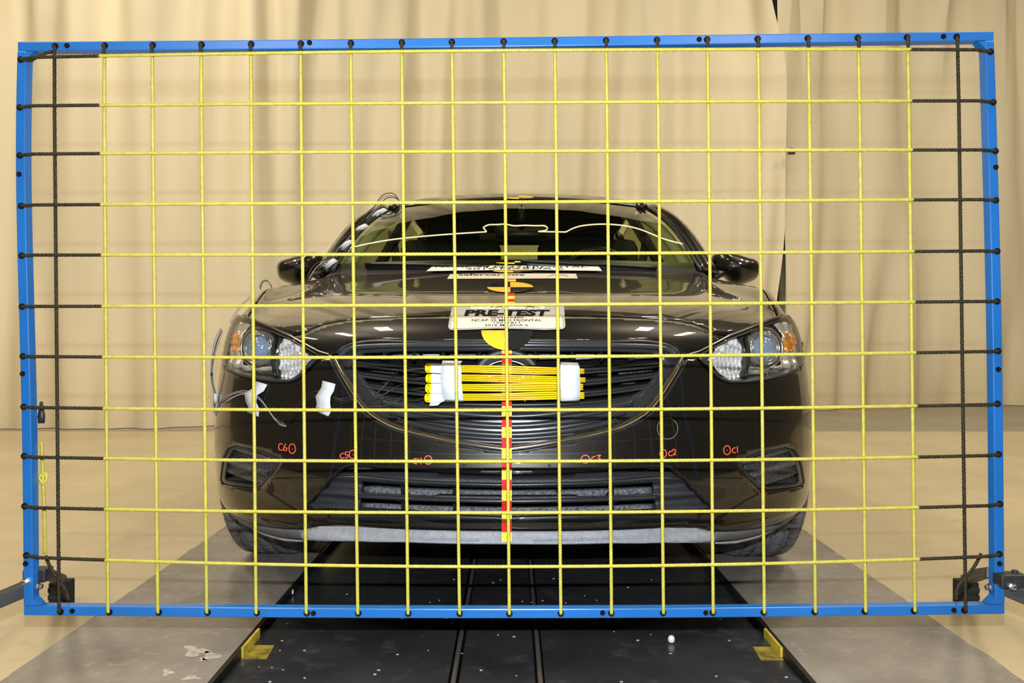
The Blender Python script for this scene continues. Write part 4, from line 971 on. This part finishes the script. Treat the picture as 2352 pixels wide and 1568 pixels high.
# placard on the hood
pc_ = empty('test_placard'); tag(pc_, 'grey placard reading PRE-TEST lying on the front of the hood', 'sign')
decal('card', S2, D2x, [(1041, 699), (1150, 698), (1295, 699), (1297, 730), (1298.5, 748), (1297, 754), (1291, 757.5), (1250, 759), (1200, 757), (1140, 756), (1090, 758), (1040, 759.5), (1033, 758), (1029.5, 752), (1034, 728)], GREY, pc_, lift=.0025, sp=.008)
decal('info_panel', S2, D2x, [(1039, 729.5), (1291, 729.5), (1292, 754.5), (1250, 756), (1200, 754.5), (1140, 753.5), (1090, 755), (1036, 756)], CREAM, pc_, lift=.0034, sp=.010)
decal('logo_panel', S2, D2x, [(1082, 704), (1251, 704), (1250, 712.5), (1081, 712.5)], CREAM, pc_, lift=.0034, sp=.010)
mk = MB()
for cx_ in (1147, 1217): stroke(mk, S2, D2x, [(cx_ + 9 * math.cos(math.radians(a)), 711.5 - 4 * math.sin(math.radians(a))) for a in range(0, 181, 15)], .9, .0042, True)
stroke(mk, S2, D2x, smooth_path(np.array([(1125, 710), (1135, 706), (1165, 705), (1200, 706.5), (1230, 708), (1240, 710)], float), 14), .7, .0042, True); mk.build('logo_line', INK, pc_)
text_on('PRE-TEST', (1066, 714, 1258, 728), S2, D2x, INK, pc_, .0036, slant=5, bold=.05)
for t, b in (('Q20165400', (1127, 730.6, 1202, 734.8)), ('NCAP 35 MPH FRONTAL', (1084, 736, 1244, 741)), ('15031811', (1134, 742, 1194, 746)), ('2016 MAZDA 6', (1113, 747.5, 1213, 752))):
    text_on(t, b, S2, D2x, INK, pc_, .0044, bold=.004)
# web address strip and test number strip
s1_ = empty('web_strip'); tag(s1_, 'narrow cream strip printed with a web address across the rear of the hood', 'sign')
decal('card', S2, D2x, [(1034, 631), (1180, 629.5), (1323, 630), (1327, 641), (1180, 641.5), (1027, 642)], CREAM, s1_, lift=.0025, sp=.02)
text_on('safercar.gov', (1053, 631, 1206, 635.5), S2, D2x, INK, s1_, .004, bold=.02)
mk = MB(); stroke(mk, S2, D2x, smooth_path(np.array([(1260, 638), (1263, 635), (1275, 633.5), (1292, 633.5), (1302, 635), (1305, 637)], float), 14), .6, .004, True); mk.build('logo_line', INK, s1_)
s2_ = empty('test_number_strip'); tag(s2_, 'wide white strip of test details lying at the base of the windshield', 'sign')
decal('card', S5, D5, [(994, 611.7), (1180, 607.5), (1373, 610), (1383, 622.5), (1180, 620.5), (978.5, 623)], mat('white_card', (.78, .80, .76), rough=.5), s2_, lift=.001, sp=.03, sc=(.75, .14))
for t, b in (('Q20165400', (1106, 609.6, 1270, 611.6)), ('NCAP 35 MPH FRONTAL', (1000, 612, 1349, 615)), ('15031811', (1117, 614.5, 1245, 616.5)), ('2016 MAZDA 6', (1070, 616.5, 1294, 619.5))):
    text_on(t, b, S5, D5, INK, s2_, .003)
# circular targets
def target(S, dom, cx, cy, rx, ry, label, lift=.0025, quads=((0, TBLK), (1, YEL), (2, TBLK), (3, YEL)), sc=(.85, 1), skew=0.0):
    t = empty('target_sticker'); tag(t, label, 'sticker', 'round yellow and black targets on the car')
    for k, m in quads:                               # 0 right-lower, 1 right-upper, 2 left-upper, 3 left-lower
        a0 = {1: 0, 2: 90, 3: 180, 0: 270}[k]
        decal('quadrant', S, dom, ell(cx, cy, rx, ry, a0, a0 + 90), m, t, lift=lift, sp=.012, sc=sc)
    return t
target(S2, D2x, 1172, 661, 53, 12, 'yellow and black target on the middle of the hood')
target(S2, D2x, 1178.5, 623.5, 47, 4.5, 'flat yellow and black target on the rear edge of the hood', lift=.004)
target(S3, D3, 1182, 604.5, 43, 3.2, 'thin yellow and black target at the foot of the windshield', lift=.004, sc=(.7, .8))
target(S4, D4, 1192, 455, 33, 3.6, 'yellow and black target on the roof edge', lift=.004, sc=(.6, 1.5))
t = empty('target_sticker'); tag(t, 'half-hidden yellow and black target peeling below the placard on the nose', 'sticker', 'round yellow and black targets on the car')
def S2p(a, v): p = S2(a, v); q = np.asarray(v, float); p = p + np.stack([0 * q, -.030 * np.clip((.075 - q) / .075, 0, 1), 0 * q], -1); return p
decal('quadrant', S2p, D2x, ell(1164.5, 760, 59, 45, 180, 270), YEL, t, lift=.002, sp=.008)
decal('quadrant', S2p, D2x, ell(1164.5, 760, 59, 45, 270, 360), mat('target_foil_black', (.012, .012, .012), rough=.3, spec=.8), t, lift=.002, sp=.008)
# striped tapes
def tape(S, dom, segs, x0, x1, label, lift, name='striped_tape', sp=.01):
    t = empty(name); tag(t, label, 'tape')
    for (y0, y1, m) in segs:
        xa, xb = x0(y0), x1(y0); xc, xd = x0(y1), x1(y1)
        decal('red_band' if m is RED else 'yellow_band', S, dom, [(xa, y0), (xb, y0), (xd, y1), (xc, y1)], m, t, lift=lift, sp=sp)
    return t
S1t = lambda a, z: S1(a, z) + np.array([0, -.014, 0])
seg = [(805, 812, TYEL)]; y = 812.0; k = 0
while y < 1240: seg.append((y, min(y + 24.1, 1243.5), RED if k % 2 == 0 else TYEL)); y += 24.1; k += 1
seg[-1] = (seg[-1][0], 1243.5, seg[-1][2]); seg.append((1243.5, 1246, RED))
tape(S1t, D1, seg, lambda y: 1152.5, lambda y: 1175.5, 'red and yellow banded tape running down the middle of the bumper', .001)
tape(S2, D2x, [(674, 681, RED), (681, 688, TYEL), (688, 695, RED), (695, 699, TYEL)], lambda y: 1160, lambda y: 1182, 'short red and yellow banded tape on the hood above the placard', .0022)
tape(S2, D2x, [(641, 643.4, RED), (643.4, 646.8, TYEL), (646.8, 649.4, RED)], lambda y: 1164, lambda y: 1185, 'short red and yellow banded tape between the target and the web address strip', .0022)

# contact switch strips across the grille
SWD = 1.872
def SWp(px, py, d=0.0): D = SWD + .020 * ((px - 1165) / 190.) ** 2 + d; return P(px, py, D)
rows = [(837.5, 855, 839, 858, 845, 859), (859, 875, 860, 878, 865, 878.5), (881, 898, 879.5, 899, 879.5, 896.5), (903, 920, 901.5, 919.5, 899, 916.5)]
tabs = [(835, 856, 976), (859, 879, 977), (881, 902, 976.5), (903.5, 924, 975)]
ordn = ['topmost', 'second from the top', 'third from the top', 'lowest']
for i, (rw, (ty0, ty1, tx)) in enumerate(zip(rows, tabs)):
    sw = empty('contact_switch'); tag(sw, 'yellow ribbon switch bundle taped over the grille, %s of the four' % ordn[i], 'switch', 'yellow ribbon switches on the grille')
    xs = np.array([1000., 1060, 1165, 1300, 1345]); top = np.interp(xs, [1000, 1060, 1165, 1300, 1345], [rw[0] - 1, rw[0], rw[2], rw[4] - 1, rw[4] + 1]); bot = np.interp(xs, [1000, 1060, 1165, 1300, 1345], [rw[1], rw[1], rw[3], rw[5], rw[5] - 1])
    X = np.linspace(992, 1342 + 3 * math.sin(i * 2.1), 40); ct_ = spl(xs, top)(X); cb_ = spl(xs, bot)(X)
    n = 4
    for j in range(n):
        a = ct_ + (cb_ - ct_) * (j / n) ; b = ct_ + (cb_ - ct_) * ((j + .985) / n); d0 = .0008 * ((j * 7 + i * 3) % 4)
        v = []; 
        for x_, ya, yb in zip(X, a, b):
            v += [SWp(x_, ya + .8, d0 + .001), SWp(x_, ya + 1.6, d0 - .0008), SWp(x_, yb - .8, d0 - .0008), SWp(x_, yb, d0 + .001), SWp(x_, yb, d0 + .006), SWp(x_, ya + .8, d0 + .006)]
        f = [(k * 6 + l, k * 6 + (l + 1) % 6, (k + 1) * 6 + (l + 1) % 6, (k + 1) * 6 + l) for k in range(len(X) - 1) for l in range(6)] + [(0, 1, 2, 3, 4, 5), tuple((len(X) - 1) * 6 + l for l in (5, 4, 3, 2, 1, 0))]
        mesh('ribbon', v, f, SWYEL, sw, True)
    # end cap with two screw holes
    out = [(tx + 18, ty0), (tx + 5, ty0), (tx + 1, ty0 + 3), (tx, ty0 + 7), (tx, ty1 - 7), (tx + 1, ty1 - 3), (tx + 5, ty1), (tx + 18, ty1)]
    v = [SWp(x_, y_, -.004) for x_, y_ in out] + [SWp(x_, y_, .006) for x_, y_ in out]; n = len(out)
    cp = mesh('end_cap', v, [tuple(range(n - 1, -1, -1)), tuple(range(n, 2 * n))] + [(k, (k + 1) % n, n + (k + 1) % n, n + k) for k in range(n)], SWYEL, sw, False, bevel=.001)
    for yy in (ty0 + 4, ty1 - 4): MB().lathe([(.0001, .0004), (.0013, .0004), (.0013, -.001)], SWp(tx + 7, yy, -.0042), n=10).build('screw_hole', HOLE, cp)
    # white collar behind the cap
    out = [(tx + 14, ty0 - 1), (tx + 38, ty0), (tx + 46, ty0 + 3), (tx + 46, ty1 - 4), (tx + 36, ty1 + 1), (tx + 13, ty1)]
    v = [SWp(x_, y_, -.0055 - .001 * (k % 2)) for k, (x_, y_) in enumerate(out)] + [SWp(x_, y_, .007) for x_, y_ in out]; n = 6
    mesh('white_collar', v, [tuple(range(n - 1, -1, -1)), tuple(range(n, 2 * n))] + [(k, (k + 1) % n, n + (k + 1) % n, n + k) for k in range(n)], WHITE, sw, False)
def tape_px(name, quads, Pf, m, label, th=.0012, group=None):
    """a tape piece: rows of (left px, right px), given a depth function"""
    v = []; 
    for (a, b) in quads: v += [Pf(*a), Pf(*[(a[k] + b[k]) / 2 for k in range(len(a))]), Pf(*b)]
    f = [(i * 3 + k, i * 3 + k + 1, (i + 1) * 3 + k + 1, (i + 1) * 3 + k) for i in range(len(quads) - 1) for k in (0, 1)]
    o = mesh(name, v, f, m, None, True, th, off=0.0); tag(o, label, 'tape', group); return o
tape_px('white_tape', [((1017, 828, .004), (1062, 829, .004)), ((1015, 833, -.006), (1058, 834, -.006)), ((1013, 850, -.007), (1060, 852, -.007)), ((1012, 870, -.009), (1060, 872, -.007)), ((1014, 893, -.008), (1062, 895, -.007)), ((1017, 915, -.007), (1064, 917, -.007)), ((1017, 922, .004), (1064, 922, .004))], SWp, WHITE, 'wide white tape wrapped around the left ends of the yellow switches', group='white tapes around the switches')
tape_px('white_tape', [((1288, 832, .006), (1327, 833, .006)), ((1287, 840, -.006), (1331, 842, -.006)), ((1287, 860, -.007), (1332, 862, -.008)), ((1287, 885, -.007), (1333, 885, -.007)), ((1288, 905, -.007), (1332, 905, -.008)), ((1288, 919, -.006), (1332, 916, -.006)), ((1290, 922, .006), (1330, 921, .006))], SWp, WHITE, 'wide white tape wrapped around the right ends of the yellow switches', group='white tapes around the switches')
tape_px('white_tape', [((988, 923, -.004), (1011, 921, -.004)), ((987, 928, -.010), (1010, 927, -.012)), ((986, 932, -.012), (1004, 931, -.014))], SWp, WHITE, 'small curled white tape end hanging under the lowest switch cap')

# white tapes on the left of the bumper
def onS1(px, py, l): p = on(S1, [(px, py)], D1, l)[0]; return Vector(L2W(p))
tape_px('white_tape', [((589, 875, .002), (616, 883, .003)), ((583, 892, .004), (610, 898, .006)), ((571, 904, .012), (600, 908, .014)), ((573, 922, .012), (597, 924, .012)), ((574, 936, .004), (598, 940, .004)), ((569, 946, .002), (596, 957, .003))], onS1, WHITE, 'crumpled white tape holding grey wires below the left headlamp', group='white tapes on the bumper')
tape_px('white_tape', [((742, 874, .002), (772, 882, .003)), ((740, 890, .003), (769, 898, .004)), ((731, 912, .010), (765, 912, .011)), ((733, 928, .008), (763, 926, .009)), ((725, 942, .002), (762, 944, .003)), ((740, 950, .002), (756, 956, .003))], onS1, WHITE, 'crumpled white tape holding black wires beside the grille', group='white tapes on the bumper')
# wires
def wire(name, pts, r, m, label, lift=.004, strands=1, spread=2.0, group=None):
    """px path on the bumper; None depth = on the skin, else a world depth"""
    root = empty(name); tag(root, label, 'wire', group)
    for k in range(strands):
        P3 = []
        for i, q in enumerate(pts):
            o = (k - (strands - 1) / 2) * spread * (1 + .3 * math.sin(i * 1.7 + k * 2))
            x, y = q[0] + o * .6, q[1] + o
            if len(q) > 2: P3.append(np.array(P(x, y, q[2])))
            else: P3.append(L2W(on(S1, [(x, y)], D1, lift + .0015 * (k % 2))[0]))
        pp = smooth_path(np.array(P3), 10 * len(pts)); v, f = sweep(pp, oval(2 * r, 2 * r, 6)); mesh('strand', v, f, m[k % len(m)], root)
    return root
wire('wire_bundle', [(497, 947, 2.38), (505, 934, 2.36), (520, 917), (545, 904), (575, 903), (600, 917), (617, 938), (634, 962), (648, 974), (657, 974)], .0016, [WIREG, WIREG, mat('pale_wire', (.45, .43, .40), rough=.4)], 'grey wire bundle looping across the left side of the bumper', strands=3, spread=4.0)
wire('wire_bundle', [(650, 976), (662, 968), (676, 948), (698, 925), (722, 908), (745, 907), (768, 914), (792, 921), (815, 917), (838, 919)], .0014, [WIREB, WIREB, WIREB], 'black wire bundle running from the grey loop to the grille', strands=3, spread=5.0)
for k, pts in enumerate(([(832, 929), (866, 900), (900, 866), (935, 849, 1.90), (978, 845, SWD + .02)], [(834, 930), (878, 906), (920, 882), (955, 870, 1.90), (979, 867, SWD + .02)], [(838, 932), (895, 928), (926, 906), (955, 893, 1.90), (979, 890, SWD + .02)], [(840, 934), (885, 931), (930, 923), (958, 918, 1.90), (977, 914, SWD + .02)])):
    wire('switch_wire', pts, .0016, [WIREB], 'thin black wire leading to the %s yellow switch cap' % ['topmost', 'second', 'third', 'lowest'][k], lift=-.004, group='thin wires of the switches')
wire('wire_bundle', [(509, 757, 2.45), (500, 778, 2.43), (490, 815, 2.42), (486, 850, 2.42), (489, 885, 2.41), (494, 908, 2.40), (492, 938, 2.40), (496, 952, 2.40), (503, 943, 2.40)], .0014, [WIREG, WIREG, WIREB, WIREG], 'grey wire bundle hanging beside the left headlamp', strands=4, spread=3.0)
tape_px('white_tape', [((492, 903, 2.39), (499, 905, 2.39)), ((491, 915, 2.385), (498, 916, 2.385)), ((492, 926, 2.39), (496, 927, 2.39))], lambda x, y, d: P(x, y, d), WHITE, 'small white tape around the wires hanging beside the left headlamp')
wire('wire_bundle', [(528, 740, 2.52), (540, 722, 2.60), (556, 700, 2.72), (574, 682, 2.80)], .0012, [WIREG, WIREG], 'pair of thin grey wires over the left fender', strands=2, spread=3.5)
wire('wire_loop', [(597, 663, 2.86), (600, 652, 2.86), (607, 644, 2.86), (615, 645, 2.86), (621, 653, 2.86), (624, 660, 2.86)], .0016, [WIREG, WIREB], 'small wire loop standing on the left fender crest', strands=2, spread=3.0)
dp = lambda y: float(np.interp(y, [445, 470, 610, 640], [4.0, 3.93, 3.27, 3.2]))
wp_ = [(712, 640), (724, 620), (742, 604), (760, 596), (776, 574), (797, 553), (814, 533), (835, 512), (853, 492), (867, 478), (874, 462), (890, 450), (906, 450), (918, 459), (922, 474), (915, 490), (902, 498), (886, 497), (874, 490)]
wire('wire_bundle', [(x - 2, y, dp(y) - .03) for x, y in wp_], .0022, [WIREB, WIREG, WIREB], 'black wire bundle climbing the left front pillar to the roof', strands=3, spread=5.0)
for k, (x, y, w_) in enumerate(((868, 488, 17), (826, 524, 16), (793, 561, 14), (757, 604, 13))):
    d_ = dp(y) - .045
    tape_px('white_tape', [((x - w_, y + 8, d_), (x - w_ + 8, y + 14, d_)), ((x - 3, y - 4, d_ - .008), (x + 6, y + 4, d_ - .008)), ((x + w_ - 4, y - 11, d_ + .005), (x + w_ + 6, y - 5, d_ + .005))], lambda a, b, c: P(a, b, c), WHITE, 'white tape holding wires on the left front pillar, %s' % ['topmost', 'second from the top', 'third from the top', 'lowest'][k], group='white tapes on the pillar')

# handwriting on the bumper
c3 = lambda L: [(470 + x / 4.356, 700 + y / 4.356) for x, y in L]; c6 = lambda L: [(470 + x / 3.3127, 980 + y / 3.3127) for x, y in L]; c7 = lambda L: [(1150 + x / 3.136, 980 + y / 3.136) for x, y in L]
def circ(cx, cy, rx, ry): return [(cx + rx * math.cos(a), cy + ry * math.sin(a)) for a in np.linspace(-1.4, 2 * math.pi - 1.3, 26)]
marks = [[c3([(785, 1395), (755, 1390), (745, 1420), (755, 1450), (788, 1450)]), c3([(818, 1388), (797, 1425), (800, 1455), (820, 1455), (826, 1432), (803, 1430)]), c3(circ(880, 1438, 32, 48)), c3([(878, 1438), (884, 1441)])],
         [c3([(1398, 1483), (1370, 1490), (1358, 1510), (1370, 1530), (1402, 1526)]), c3([(1440, 1470), (1412, 1475), (1412, 1497), (1437, 1505), (1430, 1525), (1408, 1527)]), c3(circ(1485, 1495, 36, 42)), c3([(1483, 1493), (1489, 1496)])],
         [c6([(1615, 240), (1592, 248), (1590, 270), (1617, 282)]), c6([(1627, 238), (1623, 262), (1652, 258)]), c6([(1648, 232), (1645, 284)]), c6(circ(1702, 252, 28, 32)), c6([(1700, 252), (1705, 253)])],
         [c7(circ(610, 232, 30, 28)), c7([(608, 232), (613, 233)]), c7([(682, 212), (658, 222), (655, 245), (678, 256)]), c7([(690, 208), (718, 205), (703, 224), (722, 234), (694, 250)])],
         [c7(circ(1168, 192, 24, 30)), c7([(1237, 175), (1212, 182), (1210, 202), (1237, 206)]), c7([(1233, 170), (1250, 162), (1258, 172), (1241, 200), (1264, 197)])],
         [c7(circ(1628, 168, 24, 32)), c7([(1626, 167), (1631, 169)]), c7([(1692, 150), (1670, 158), (1668, 180), (1692, 186)]), c7([(1701, 140), (1704, 186)])]]
for strokes in marks:
    mb = MB()
    for L in strokes:
        L = np.array(L); pts = smooth_path(L, max(8, 6 * len(L))) if len(L) > 2 else dense(L, .5); stroke(mb, S1, D1, pts, 2.3, .0012)
    mb.build('marker_writing', MARK, bumper)
# tow-hook cover and sensor plugs
mb = MB(); stroke(mb, S1, D1, [(1533 + 23.5 * math.cos(a), 984 + 24 * math.sin(a)) for a in np.linspace(0, 2 * math.pi, 50)], 1.3, .0008); mb.build('tow_cover_seam', mat('seam_grey', (.20, .20, .20), rough=.5), bumper)
mb = MB(); stroke(mb, S1, D1, smooth_path(np.array([(935, 1037), (1000, 1041), (1080, 1043), (1164, 1043.5), (1250, 1043), (1330, 1041), (1395, 1037)], float), 60), 2.0, .0008); mb.build('plate_ledge_seam', BLACK, bumper)
for x in (1066, 1262):
    c = on(S1, [(x, 1070)], D1, .0005)[0]; MB().lathe([(.0001, .001), (.003, .001), (.004, -.001)], c, n=12).build('plate_plug', BLACK, bumper)
# windshield reflection drawn as a thin cream line on the glass
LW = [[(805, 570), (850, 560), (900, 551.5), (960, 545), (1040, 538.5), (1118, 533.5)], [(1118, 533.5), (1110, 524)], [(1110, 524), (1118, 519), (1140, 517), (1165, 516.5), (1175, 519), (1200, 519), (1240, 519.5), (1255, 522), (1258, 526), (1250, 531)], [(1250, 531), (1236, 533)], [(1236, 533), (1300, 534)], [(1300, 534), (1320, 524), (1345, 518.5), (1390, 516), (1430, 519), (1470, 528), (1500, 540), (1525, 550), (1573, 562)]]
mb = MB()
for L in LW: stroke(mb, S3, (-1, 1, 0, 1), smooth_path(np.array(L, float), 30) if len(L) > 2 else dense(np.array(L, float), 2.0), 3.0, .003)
mb.build('painted_reflection_line', REFLINE, ws)
